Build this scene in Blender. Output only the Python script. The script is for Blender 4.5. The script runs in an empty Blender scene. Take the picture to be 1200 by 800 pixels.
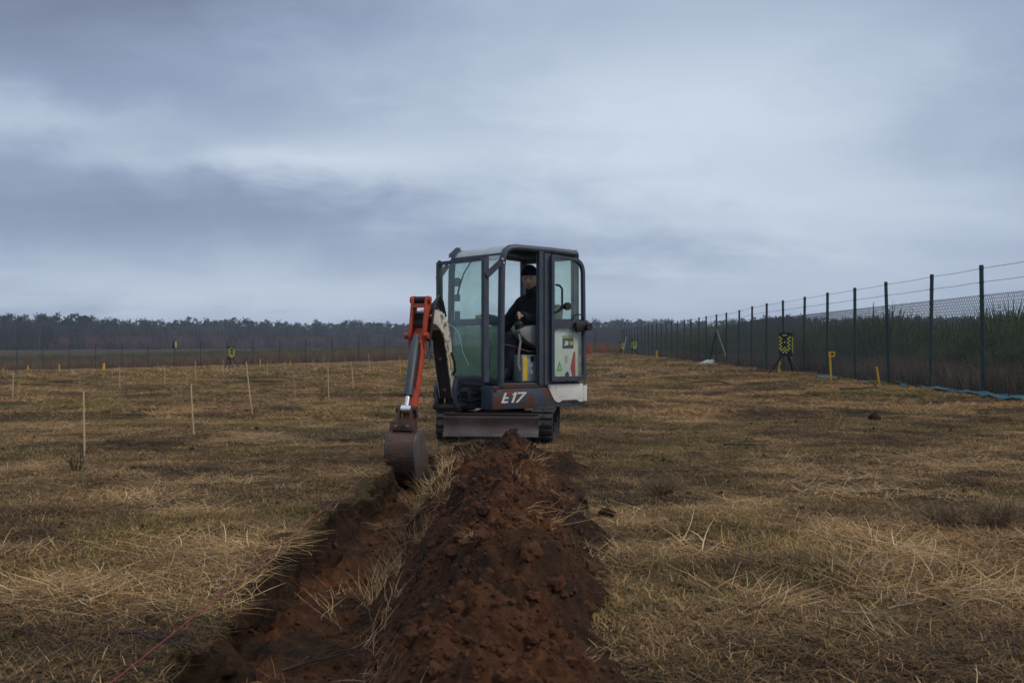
import bpy, bmesh, math, random
import numpy as np
from mathutils import Vector, Matrix, Euler

# ------------------------------------------------------------------ camera, sky, sun, exposure
sc = bpy.context.scene
C = sc.collection
rad = math.radians
CAM_Z = 1.06
FPX = 1167.0                      # focal length in photo pixels (1200 px wide picture)
cam = bpy.data.cameras.new('camera')
camo = bpy.data.objects.new('camera', cam)
C.objects.link(camo)
camo.location = (0, 0, CAM_Z)
camo.rotation_euler = (rad(90.2), 0, 0)
cam.sensor_width = 36.0
cam.lens = 36.0 * FPX / 1200.0
cam.clip_start = 0.05
cam.clip_end = 6000
cam.dof.use_dof = True
cam.dof.focus_distance = 10.7
cam.dof.aperture_fstop = 8.0
sc.camera = camo
sc.view_settings.view_transform = 'Standard'
sc.view_settings.look = 'None'
sc.view_settings.gamma = 1.0
sc.view_settings.exposure = 0.0

SUN_EL, SUN_AZ = rad(40), rad(108)       # azimuth measured from straight ahead, to the right
sun = bpy.data.lights.new('sun', 'SUN')
sun.energy = 1.5
sun.angle = rad(22)
sun.color = (1.0, 0.87, 0.69)
suno = bpy.data.objects.new('sun', sun)
C.objects.link(suno)
sd = Vector((math.sin(SUN_AZ) * math.cos(SUN_EL), math.cos(SUN_AZ) * math.cos(SUN_EL), math.sin(SUN_EL)))
suno.rotation_euler = sd.to_track_quat('Z', 'Y').to_euler()

def build_world():
    w = bpy.data.worlds.new('World')
    sc.world = w
    w.use_nodes = True
    nt = w.node_tree
    N, Lk = nt.nodes, nt.links
    N.clear()
    def n(t, **k):
        a = N.new(t)
        for key, v in k.items():
            setattr(a, key, v)
        return a
    def put(sock, v):
        if hasattr(v, 'is_linked') or hasattr(v, 'links'):
            Lk.new(v, sock)
        else:
            sock.default_value = v
    def M(op, a, b=0.0, c=None):
        m = n('ShaderNodeMath', operation=op)
        put(m.inputs[0], a); put(m.inputs[1], b)
        if c is not None:
            put(m.inputs[2], c)
        return m.outputs[0]
    def smooth(v, lo, hi):
        m = n('ShaderNodeMapRange', interpolation_type='SMOOTHSTEP')
        put(m.inputs[0], v); m.inputs[1].default_value = lo; m.inputs[2].default_value = hi
        return m.outputs[0]
    out = n('ShaderNodeOutputWorld')
    bg = n('ShaderNodeBackground')
    sky = n('ShaderNodeTexSky', sky_type='NISHITA')
    sky.sun_disc = False
    sky.sun_elevation = SUN_EL
    sky.sun_rotation = SUN_AZ
    sky.air_density = 1.0; sky.dust_density = 3.0
    skyd = n('ShaderNodeVectorMath', operation='SCALE')
    Lk.new(sky.outputs[0], skyd.inputs[0]); skyd.inputs[3].default_value = 0.07
    tc = n('ShaderNodeTexCoord')
    sx = n('ShaderNodeSeparateXYZ')
    Lk.new(tc.outputs['Generated'], sx.inputs[0])
    X, Y, Z = sx.outputs
    Zc = M('MAXIMUM', Z, 0.0)
    # flat cloud deck seen in perspective
    den = M('ADD', Zc, 0.10)
    cx = M('DIVIDE', X, den); cy = M('DIVIDE', Y, den)
    cb = n('ShaderNodeCombineXYZ')
    Lk.new(cx, cb.inputs[0]); Lk.new(cy, cb.inputs[1])
    mp = n('ShaderNodeMapping'); mp.inputs['Scale'].default_value = (0.34, 0.62, 1)
    mp.inputs['Location'].default_value = (3.3, 1.15, 0)
    Lk.new(cb.outputs[0], mp.inputs[0])
    n1 = n('ShaderNodeTexNoise'); n1.inputs['Scale'].default_value = 0.9
    n1.inputs['Detail'].default_value = 5; n1.inputs['Roughness'].default_value = 0.5
    n1.inputs['Distortion'].default_value = 0.25
    Lk.new(mp.outputs[0], n1.inputs['Vector'])
    n2 = n('ShaderNodeTexNoise'); n2.inputs['Scale'].default_value = 2.4
    n2.inputs['Detail'].default_value = 6; n2.inputs['Roughness'].default_value = 0.55
    n2.inputs['Distortion'].default_value = 0.5
    Lk.new(mp.outputs[0], n2.inputs['Vector'])
    n3 = n('ShaderNodeTexNoise'); n3.inputs['Scale'].default_value = 16.0
    n3.inputs['Detail'].default_value = 7; n3.inputs['Roughness'].default_value = 0.58; n3.inputs['Distortion'].default_value = 0.3
    mp3 = n('ShaderNodeMapping'); mp3.inputs['Scale'].default_value = (0.55, 0.55, 1.25)
    Lk.new(tc.outputs['Generated'], mp3.inputs[0]); Lk.new(mp3.outputs[0], n3.inputs['Vector'])
    tex = M('SUBTRACT', n3.outputs[0], 0.5)
    wob = M('SUBTRACT', n1.outputs[0], 0.5)
    fine = M('SUBTRACT', n2.outputs[0], 0.5)
    az = M('ARCTAN2', X, Y)
    el = M('ARCSINE', Z)
    azw = M('ADD', az, M('MULTIPLY', fine, 0.22))
    azw = M('ADD', azw, M('MULTIPLY', tex, 0.22))
    elw = M('ADD', el, M('MULTIPLY', wob, 0.05))
    elw = M('ADD', elw, M('MULTIPLY', tex, 0.075))
    def blob(a0, e0, sa, se):
        u = M('DIVIDE', M('SUBTRACT', azw, a0), sa)
        v = M('DIVIDE', M('SUBTRACT', elw, e0), se)
        r = M('ADD', M('MULTIPLY', u, u), M('MULTIPLY', v, v))
        return M('EXPONENT', M('MULTIPLY', r, -1.0))
    # brightness of the overcast: base + large soft cloud forms
    b = M('ADD', 0.385, M('MULTIPLY', wob, 0.24))
    b = M('ADD', b, M('MULTIPLY', fine, 0.06))
    b = M('ADD', b, M('MULTIPLY', tex, 0.11))
    for amp, a0, e0, sa, se in CLOUDS:
        b = M('ADD', b, M('MULTIPLY', blob(a0, e0, sa, se), amp))
    # an overcast sky brightens steadily towards the zenith
    b = M('ADD', b, M('MULTIPLY', smooth(el, 0.32, 1.35), 0.42))
    b = M('MAXIMUM', b, 0.10)
    cr = n('ShaderNodeValToRGB')
    e = cr.color_ramp.elements
    e[0].position = 0.10; e[0].color = (0.132, 0.153, 0.245, 1)
    e[1].position = 0.62; e[1].color = (0.66, 0.755, 0.885, 1)
    m_ = cr.color_ramp.elements.new(0.33); m_.color = (0.315, 0.392, 0.545, 1)
    z_ = cr.color_ramp.elements.new(1.0); z_.color = (1.02, 1.06, 1.12, 1)
    Lk.new(b, cr.inputs[0])
    mix = n('ShaderNodeMix', data_type='RGBA')
    mix.inputs[0].default_value = 0.94
    Lk.new(skyd.outputs[0], mix.inputs[6]); Lk.new(cr.outputs[0], mix.inputs[7])
    Lk.new(mix.outputs[2], bg.inputs[0])
    bg.inputs[1].default_value = 1.0
    Lk.new(bg.outputs[0], out.inputs[0])
# (amplitude, azimuth, elevation, half-width, half-height) of the cloud forms in view
CLOUDS = [(0.15, 0.10, 0.22, 0.30, 0.10), (0.07, 0.19, 0.23, 0.18, 0.07), (0.13, 0.30, 0.12, 0.26, 0.07), (-0.20, -0.46, 0.32, 0.36, 0.12),
          (-0.072, -0.36, 0.118, 0.28, 0.034), (0.17, -0.47, 0.205, 0.11, 0.030), (0.17, -0.20, 0.178, 0.15, 0.026),
          (0.12, -0.30, 0.055, 0.30, 0.030), (-0.07, 0.10, 0.085, 0.22, 0.022), (-0.08, 0.50, 0.24, 0.14, 0.16),
          (0.06, 0.15, 0.03, 0.50, 0.03)]
build_world()

# ------------------------------------------------------------------ noise and terrain
def _hash(ix, iy, seed):
    h = (ix.astype(np.int64) * 374761393 + iy.astype(np.int64) * 668265263 + seed * 974634941) & 0xFFFFFFFF
    h = ((h ^ (h >> 13)) * 1274126177) & 0xFFFFFFFF
    h = h ^ (h >> 16)
    return (h & 0xFFFFFF) / float(0xFFFFFF)
def vn(x, y, seed=0):
    x = np.asarray(x, float); y = np.asarray(y, float)
    ix = np.floor(x); iy = np.floor(y)
    fx = x - ix; fy = y - iy
    fx = fx * fx * fx * (fx * (fx * 6 - 15) + 10); fy = fy * fy * fy * (fy * (fy * 6 - 15) + 10)
    a = _hash(ix, iy, seed); b = _hash(ix + 1, iy, seed); c = _hash(ix, iy + 1, seed); d = _hash(ix + 1, iy + 1, seed)
    return (a + (b - a) * fx) * (1 - fy) + (c + (d - c) * fx) * fy - 0.5
def fbm(x, y, seed=0, o=4, g=0.5):
    s = 0; a = 1.0; f = 1.0
    for k in range(o):
        s = s + a * vn(x * f + 17.3 * k, y * f - 9.1 * k, seed + k); a *= g; f *= 2.03
    return s
def ss(v, a, b):
    t = np.clip((np.asarray(v, float) - a) / (b - a), 0, 1)
    return t * t * (3 - 2 * t)
def base_terrain(x, y):
    x = np.asarray(x, float); y = np.asarray(y, float)
    tilt = 0.027 * (np.clip(x, -75, 8) - 8) * ss(y, 12, 96) * (1 - 0.75 * ss(y, 105, 330))
    return tilt + 0.15 * ss(x, 3, 10) * ss(y, 2, 14)
def trench_left(y):
    y = np.asarray(y, float)
    return -1.15 - 0.012 * (6 - y) + 0.13 * fbm(y * 1.3, y * 0 + 3.1, 51, 3) + 0.075 * fbm(y * 6, y * 0, 52, 3, 0.6)
def trench_depth(x, y):
    xl = trench_left(y)
    wl = ss(x, xl - 0.015, xl + 0.085)
    wr = 1 - ss(x, -0.42, -0.15)
    ends = (1 - ss(y, 9.70, 9.82)) * ss(y, -1.5, -0.8)
    return wl * wr * ends
def ground_z(x, y):
    x = np.asarray(x, float); y = np.asarray(y, float)
    z = base_terrain(x, y)
    far = np.clip(y / 14.0, 0.6, 3.0)
    calm = 1 - np.exp(-(((x + 0.12) / 1.2) ** 2 + ((y - 11.3) / 1.3) ** 2) ** 2)
    z = z + calm * (0.055 * far * fbm(x * 0.55, y * 0.55, 11, 3) + 0.035 * fbm(x * 2.6, y * 2.6, 12, 3)
                    + 0.018 * fbm(x * 9, y * 9, 14, 2) * ss(-y, -30, -12))
    t = trench_depth(x, y)
    floor = -0.29 + 0.10 * fbm(x * 3.4, y * 3.0, 21, 5, 0.6) + 0.06 * fbm(x * 1.2, y * 0.9, 22, 2)
    return z * (1 - t) + floor * t
def gz(x, y):
    return float(ground_z(np.array([x]), np.array([y]))[0])
def heap_z(x, y):
    """top of the spoil ridge beside the trench"""
    x = np.asarray(x, float); y = np.asarray(y, float)
    wx = x + 0.16 * fbm(x * 1.9, y * 1.5, 31, 3); wy = y + 0.12 * fbm(x * 2, y * 2, 32, 2)
    xc = -0.10 + 0.12 * fbm(wy * 0.55, wy * 0, 33, 2)
    hgt = 0.25 + 0.12 * fbm(wy * 0.9, wy * 0 + 5, 34, 2)
    hgt = hgt * (1 - 0.55 * ss(y, 6.5, 9.0)) * (1 - ss(y, 9.2, 9.8)) + 0.01
    right = hgt * (1 - ss((wx - xc) / 0.60, 0.02, 1.0)) - 0.06 * ss(wx - xc, 0.5, 0.62)
    left = hgt - (hgt + 0.33) * ss((xc - wx) / 0.72, 0.0, 1.10)
    left = left + (0.16 * ss(y, 6.4, 7.6) * (1 - ss(y, 9.0, 9.6))) * np.exp(-((x + 0.52) / 0.16) ** 2)
    z = np.where(wx > xc, right, left)
    m2 = 0.15 * np.exp(-((x + 0.58) / 0.26) ** 2 - ((y - 9.45) / 0.28) ** 2)
    m3 = 0.13 * np.exp(-((x - 0.50) / 0.20) ** 2 - ((y - 8.35) / 0.45) ** 2)
    m4 = 0.06 * np.exp(-((x - 0.16) / 0.30) ** 2 - ((y - 9.35) / 0.25) ** 2)
    z = z + m2 + m3 + m4
    body = np.clip((z + 0.05) / 0.2, 0, 1)
    cl = np.abs(fbm(wx * 5.5, wy * 5.5, 36, 3))
    z = z + body * (0.15 * fbm(wx * 2.6, wy * 2.6, 35, 4, 0.55) + 0.16 * (0.22 - cl) + 0.034 * fbm(wx * 15, wy * 15, 37, 4, 0.62)
                    + 0.014 * fbm(x * 44, y * 44, 38, 2))
    edge = ss(x, -1.02, -0.90) * (1 - ss(x, 0.74, 0.88)) * (1 - ss(y, 9.72, 9.95)) * ss(y, 0.6, 1.0)
    low = ground_z(x, y) - 0.05
    return low + (np.maximum(z, low) - low) * edge
def at(px, py, it=60):
    """point on the terrain that the photo shows at pixel (px, py)"""
    s = (px - 600) / FPX
    k = (404 - py) / FPX
    lo, hi = 1.0, 2000.0
    y = 1.0
    prev = None
    ys = np.geomspace(1.5, 900, 4000)
    h = CAM_Z + k * ys - base_terrain(s * ys, ys)
    i = int(np.argmax(h <= 0))
    y = ys[i]
    return Vector((s * y, y, gz(s * y, y)))

# ------------------------------------------------------------------ materials
MATS = {}
def _bsdf(name):
    m = bpy.data.materials.new(name)
    m.use_nodes = True
    nt = m.node_tree
    return m, nt, nt.nodes['Principled BSDF']
def mk(name, a, b=None, scale=8, rough=0.6, metal=0.0, bump=0.0, bscale=None, spec=0.4, patch=None, pscale=5, plo=0.52, phi=0.60, stretch=(1, 1, 1), rvar=0.12):
    """two-tone procedural paint/soil/metal with optional third colour in patches (rust, dirt)"""
    m, nt, p = _bsdf(name)
    N, L = nt.nodes, nt.links
    tc = N.new('ShaderNodeTexCoord')
    mp = N.new('ShaderNodeMapping'); mp.inputs['Scale'].default_value = stretch
    L.new(tc.outputs['Object'], mp.inputs[0])
    b = b or tuple(c * 0.7 for c in a)
    no = N.new('ShaderNodeTexNoise'); no.inputs['Scale'].default_value = scale; no.inputs['Detail'].default_value = 6
    no.inputs['Roughness'].default_value = 0.62
    L.new(mp.outputs[0], no.inputs['Vector'])
    cr = N.new('ShaderNodeValToRGB')
    cr.color_ramp.elements[0].position = 0.32; cr.color_ramp.elements[0].color = (*b, 1)
    cr.color_ramp.elements[1].position = 0.68; cr.color_ramp.elements[1].color = (*a, 1)
    L.new(no.outputs[0], cr.inputs[0])
    col = cr.outputs[0]
    if patch:
        pn = N.new('ShaderNodeTexNoise'); pn.inputs['Scale'].default_value = pscale; pn.inputs['Detail'].default_value = 8
        pn.inputs['Roughness'].default_value = 0.65
        L.new(mp.outputs[0], pn.inputs['Vector'])
        mr = N.new('ShaderNodeMapRange'); mr.inputs[1].default_value = plo; mr.inputs[2].default_value = phi
        L.new(pn.outputs[0], mr.inputs[0])
        mx = N.new('ShaderNodeMix'); mx.data_type = 'RGBA'
        L.new(mr.outputs[0], mx.inputs[0]); L.new(col, mx.inputs[6]); mx.inputs[7].default_value = (*patch, 1)
        col = mx.outputs[2]
    L.new(col, p.inputs['Base Color'])
    rr = N.new('ShaderNodeMapRange'); rr.inputs[3].default_value = max(0.03, rough - rvar); rr.inputs[4].default_value = min(1, rough + rvar)
    L.new(no.outputs[0], rr.inputs[0]); L.new(rr.outputs[0], p.inputs['Roughness'])
    p.inputs['Metallic'].default_value = metal
    p.inputs['Specular IOR Level'].default_value = spec
    if bump:
        bn = N.new('ShaderNodeTexNoise'); bn.inputs['Scale'].default_value = bscale or scale * 3; bn.inputs['Detail'].default_value = 5
        L.new(mp.outputs[0], bn.inputs['Vector'])
        bu = N.new('ShaderNodeBump'); bu.inputs['Strength'].default_value = bump; bu.inputs['Distance'].default_value = 0.02
        L.new(bn.outputs[0], bu.inputs['Height']); L.new(bu.outputs[0], p.inputs['Normal'])
    MATS[name] = m
    return m
def leafmat(name, rough=0.75, trans=0.25, dark=0.6, light=1.6):
    """blade colours come from the blades' own attribute, varied plant by plant"""
    m, nt, p = _bsdf(name)
    N, L = nt.nodes, nt.links
    at_ = N.new('ShaderNodeAttribute'); at_.attribute_name = 'Col'
    ti = N.new('ShaderNodeAttribute'); ti.attribute_type = 'INSTANCER'; ti.attribute_name = 'tint'
    mr = N.new('ShaderNodeMapRange'); mr.inputs[3].default_value = dark; mr.inputs[4].default_value = light
    L.new(ti.outputs['Fac'], mr.inputs[0])
    vm = N.new('ShaderNodeVectorMath'); vm.operation = 'SCALE'
    L.new(at_.outputs['Color'], vm.inputs[0]); L.new(mr.outputs[0], vm.inputs[3])
    L.new(vm.outputs[0], p.inputs['Base Color'])
    p.inputs['Roughness'].default_value = rough
    p.inputs['Specular IOR Level'].default_value = 0.25
    tr = N.new('ShaderNodeBsdfTranslucent'); L.new(vm.outputs[0], tr.inputs[0])
    ms = N.new('ShaderNodeMixShader'); ms.inputs[0].default_value = trans
    L.new(p.outputs[0], ms.inputs[1]); L.new(tr.outputs[0], ms.inputs[2])
    L.new(ms.outputs[0], nt.nodes['Material Output'].inputs[0])
    MATS[name] = m
    return m
def glassmat(name, tint, dirt=0.06, dcol=(0.30, 0.40, 0.33)):
    m, nt, p = _bsdf(name)
    N, L = nt.nodes, nt.links
    N.remove(p)
    tr = N.new('ShaderNodeBsdfTransparent'); tr.inputs[0].default_value = (*tint, 1)
    gl = N.new('ShaderNodeBsdfGlossy'); gl.inputs['Roughness'].default_value = 0.03
    lw = N.new('ShaderNodeLayerWeight'); lw.inputs[0].default_value = 0.5
    pw = N.new('ShaderNodeMath'); pw.operation = 'POWER'; L.new(lw.outputs['Facing'], pw.inputs[0]); pw.inputs[1].default_value = 5.0
    fr = N.new('ShaderNodeMath'); fr.operation = 'MULTIPLY_ADD'; L.new(pw.outputs[0], fr.inputs[0]); fr.inputs[1].default_value = 0.9; fr.inputs[2].default_value = 0.035
    m1 = N.new('ShaderNodeMixShader')
    L.new(fr.outputs[0], m1.inputs[0]); L.new(tr.outputs[0], m1.inputs[1]); L.new(gl.outputs[0], m1.inputs[2])
    df = N.new('ShaderNodeBsdfDiffuse'); df.inputs[0].default_value = (*dcol, 1)
    tc = N.new('ShaderNodeTexCoord')
    no = N.new('ShaderNodeTexNoise'); no.inputs['Scale'].default_value = 5; no.inputs['Detail'].default_value = 8
    no.inputs['Roughness'].default_value = 0.7
    L.new(tc.outputs['Object'], no.inputs['Vector'])
    mr = N.new('ShaderNodeMapRange'); mr.inputs[1].default_value = 0.3; mr.inputs[2].default_value = 0.75
    mr.inputs[3].default_value = dirt * 0.4; mr.inputs[4].default_value = dirt * 1.8
    L.new(no.outputs[0], mr.inputs[0])
    m2 = N.new('ShaderNodeMixShader')
    L.new(mr.outputs[0], m2.inputs[0]); L.new(m1.outputs[0], m2.inputs[1]); L.new(df.outputs[0], m2.inputs[2])
    L.new(m2.outputs[0], nt.nodes['Material Output'].inputs[0])
    MATS[name] = m
    return m
RUST = (0.095, 0.040, 0.022)
mk('navy', (0.046, 0.060, 0.088), (0.028, 0.037, 0.056), 9, 0.48, spec=0.5, bump=0.05, patch=(0.092, 0.080, 0.068), pscale=7, plo=0.56, phi=0.85)
mk('navy_rust', (0.056, 0.076, 0.110), (0.034, 0.046, 0.068), 7, 0.5, bump=0.12, patch=(0.095, 0.036, 0.024), pscale=4.6, plo=0.525, phi=0.575)
mk('black', (0.014, 0.014, 0.016), (0.008, 0.008, 0.009), 12, 0.6, bump=0.1)
mk('blackcloth', (0.024, 0.025, 0.030), (0.012, 0.013, 0.016), 14, 0.9, bump=0.25, bscale=30, spec=0.15)
mk('jeans', (0.040, 0.046, 0.060), (0.022, 0.026, 0.036), 16, 0.9, bump=0.25, bscale=40, spec=0.15)
mk('beanie', (0.014, 0.017, 0.034), (0.008, 0.010, 0.020), 40, 0.95, bump=0.3, bscale=120, spec=0.1)
mk('boot', (0.020, 0.020, 0.026), (0.010, 0.010, 0.013), 20, 0.6)
mk('skin', (0.68, 0.43, 0.33), (0.56, 0.33, 0.25), 20, 0.55, bump=0.15, bscale=60)
mk('hair', (0.16, 0.15, 0.14), (0.08, 0.075, 0.07), 60, 0.7)
mk('lip', (0.23, 0.10, 0.08), (0.18, 0.08, 0.07), 40, 0.5)
mk('rubber', (0.034, 0.040, 0.047), (0.018, 0.021, 0.024), 14, 0.75, bump=0.2, patch=(0.085, 0.060, 0.038), pscale=11, plo=0.50, phi=0.66)
mk('white_paint', (0.74, 0.74, 0.72), (0.60, 0.60, 0.58), 5, 0.5, bump=0.04, patch=(0.27, 0.18, 0.11), pscale=9, plo=0.60, phi=0.74)
mk('roof_paint', (0.42, 0.46, 0.47), (0.33, 0.37, 0.38), 6, 0.45, patch=(0.14, 0.14, 0.12), pscale=8, plo=0.62, phi=0.78)
mk('boom_white', (0.66, 0.64, 0.58), (0.46, 0.42, 0.36), 9, 0.55, patch=(0.13, 0.075, 0.045), pscale=9, plo=0.53, phi=0.60, bump=0.1)
mk('boom_under', (0.032, 0.024, 0.024), (0.019, 0.015, 0.017), 9, 0.6, patch=(0.07, 0.038, 0.024), pscale=7, plo=0.58, phi=0.7)
mk('orange', (0.46, 0.062, 0.024), (0.30, 0.040, 0.019), 9, 0.5, patch=(0.10, 0.040, 0.028), pscale=10, plo=0.55, phi=0.66, bump=0.08)
mk('cylinder_grey', (0.060, 0.068, 0.080), (0.040, 0.046, 0.056), 10, 0.45, patch=(0.03, 0.03, 0.033), pscale=8, plo=0.6, phi=0.7)
mk('chrome', (0.72, 0.73, 0.75), (0.62, 0.63, 0.66), 5, 0.16, metal=0.9)
mk('rust_steel', (0.075, 0.045, 0.033), (0.042, 0.027, 0.022), 9, 0.6, metal=0.25, bump=0.25, patch=(0.15, 0.062, 0.030), pscale=7, plo=0.60, phi=0.72)
mk('bucket_steel', (0.125, 0.085, 0.068), (0.050, 0.034, 0.030), 7, 0.5, metal=0.4, bump=0.3, patch=(0.105, 0.050, 0.028), pscale=6, plo=0.46, phi=0.60, stretch=(1, 1, 2.2))
mk('bucket_side', (0.17, 0.155, 0.145), (0.095, 0.082, 0.076), 6, 0.42, metal=0.5, patch=(0.10, 0.055, 0.034), pscale=6, plo=0.56, phi=0.70)
mk('blade_steel', (0.150, 0.112, 0.100), (0.080, 0.058, 0.053), 4, 0.5, metal=0.35, bump=0.1, patch=(0.105, 0.056, 0.036), pscale=5, plo=0.50, phi=0.66, stretch=(1, 1, 2))
mk('blade_edge', (0.15, 0.135, 0.135), (0.09, 0.080, 0.080), 6, 0.42, metal=0.5, patch=(0.10, 0.065, 0.045), pscale=7, plo=0.56, phi=0.70)
mk('grey_plastic', (0.20, 0.205, 0.21), (0.15, 0.155, 0.16), 9, 0.6)
mk('box_grey', (0.25, 0.27, 0.29), (0.17, 0.185, 0.20), 7, 0.5, patch=(0.05, 0.045, 0.04), pscale=9, plo=0.6, phi=0.7)
mk('yellow', (0.62, 0.42, 0.03), (0.50, 0.33, 0.03), 14, 0.6, patch=(0.12, 0.08, 0.03), pscale=18, plo=0.64, phi=0.74)
mk('lime', (0.62, 0.66, 0.02), (0.54, 0.58, 0.02), 14, 0.6)
mk('stickerwhite', (0.68, 0.69, 0.68), (0.60, 0.61, 0.60), 14, 0.5)
mk('stickerblue', (0.05, 0.21, 0.55), (0.04, 0.17, 0.46), 14, 0.5)
mk('stickergreen', (0.07, 0.42, 0.12), (0.05, 0.36, 0.10), 14, 0.5)
mk('stickerred', (0.40, 0.030, 0.032), (0.32, 0.025, 0.026), 14, 0.5)
mk('letterwhite', (0.66, 0.64, 0.58), (0.52, 0.50, 0.45), 22, 0.55, patch=(0.04, 0.045, 0.06), pscale=26, plo=0.66, phi=0.72)
mk('strapcloth', (0.30, 0.27, 0.28), (0.05, 0.04, 0.07), 55, 0.85)
mk('rust_bright', (0.23, 0.085, 0.035), (0.15, 0.055, 0.026), 20, 0.7)
mk('post_green', (0.022, 0.050, 0.045), (0.014, 0.034, 0.031), 9, 0.5)
mk('wire', (0.050, 0.058, 0.060), (0.035, 0.042, 0.044), 9, 0.6)
mk('strut_pale', (0.21, 0.27, 0.27), (0.15, 0.20, 0.20), 9, 0.5)
mk('bamboo', (0.58, 0.43, 0.24), (0.44, 0.31, 0.16), 22, 0.6, stretch=(1, 1, 0.15))
mk('bamboo_dark', (0.40, 0.27, 0.14), (0.30, 0.19, 0.10), 22, 0.6, stretch=(1, 1, 0.15))
mk('marker_yellow', (0.66, 0.39, 0.02), (0.56, 0.32, 0.02), 12, 0.6)
mk('station_navy', (0.012, 0.015, 0.036), (0.008, 0.010, 0.024), 12, 0.55)
mk('teal', (0.060, 0.150, 0.170), (0.040, 0.105, 0.125), 9, 0.7, bump=0.15, spec=0.2)
mk('sheet_pale', (0.40, 0.50, 0.50), (0.28, 0.38, 0.39), 6, 0.45)
mk('red_plastic', (0.52, 0.022, 0.045), (0.42, 0.018, 0.035), 10, 0.6)
mk('string_red', (0.24, 0.035, 0.05), (0.16, 0.03, 0.04), 20, 0.8)
mk('twig', (0.045, 0.032, 0.024), (0.026, 0.019, 0.015), 20, 0.85, bump=0.3)
mk('twig_pale', (0.24, 0.19, 0.13), (0.15, 0.11, 0.075), 20, 0.85, bump=0.3)
mk('bark', (0.080, 0.066, 0.062), (0.050, 0.042, 0.042), 2, 0.9)
mk('reflector', (0.42, 0.022, 0.03), (0.34, 0.018, 0.025), 10, 0.4)
glassmat('glass', (0.955, 0.990, 0.975), 0.045, (0.55, 0.70, 0.62))
glassmat('glass_green', (0.935, 0.985, 0.960), 0.075, (0.55, 0.72, 0.62))
glassmat('glass_dirty', (0.84, 0.95, 0.90), 0.26, (0.33, 0.50, 0.36))
leafmat('straw')
leafmat('scrub', 0.8, 0.3, 0.55, 1.4)
leafmat('needles', 0.8, 0.15, 0.6, 1.4)

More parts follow.
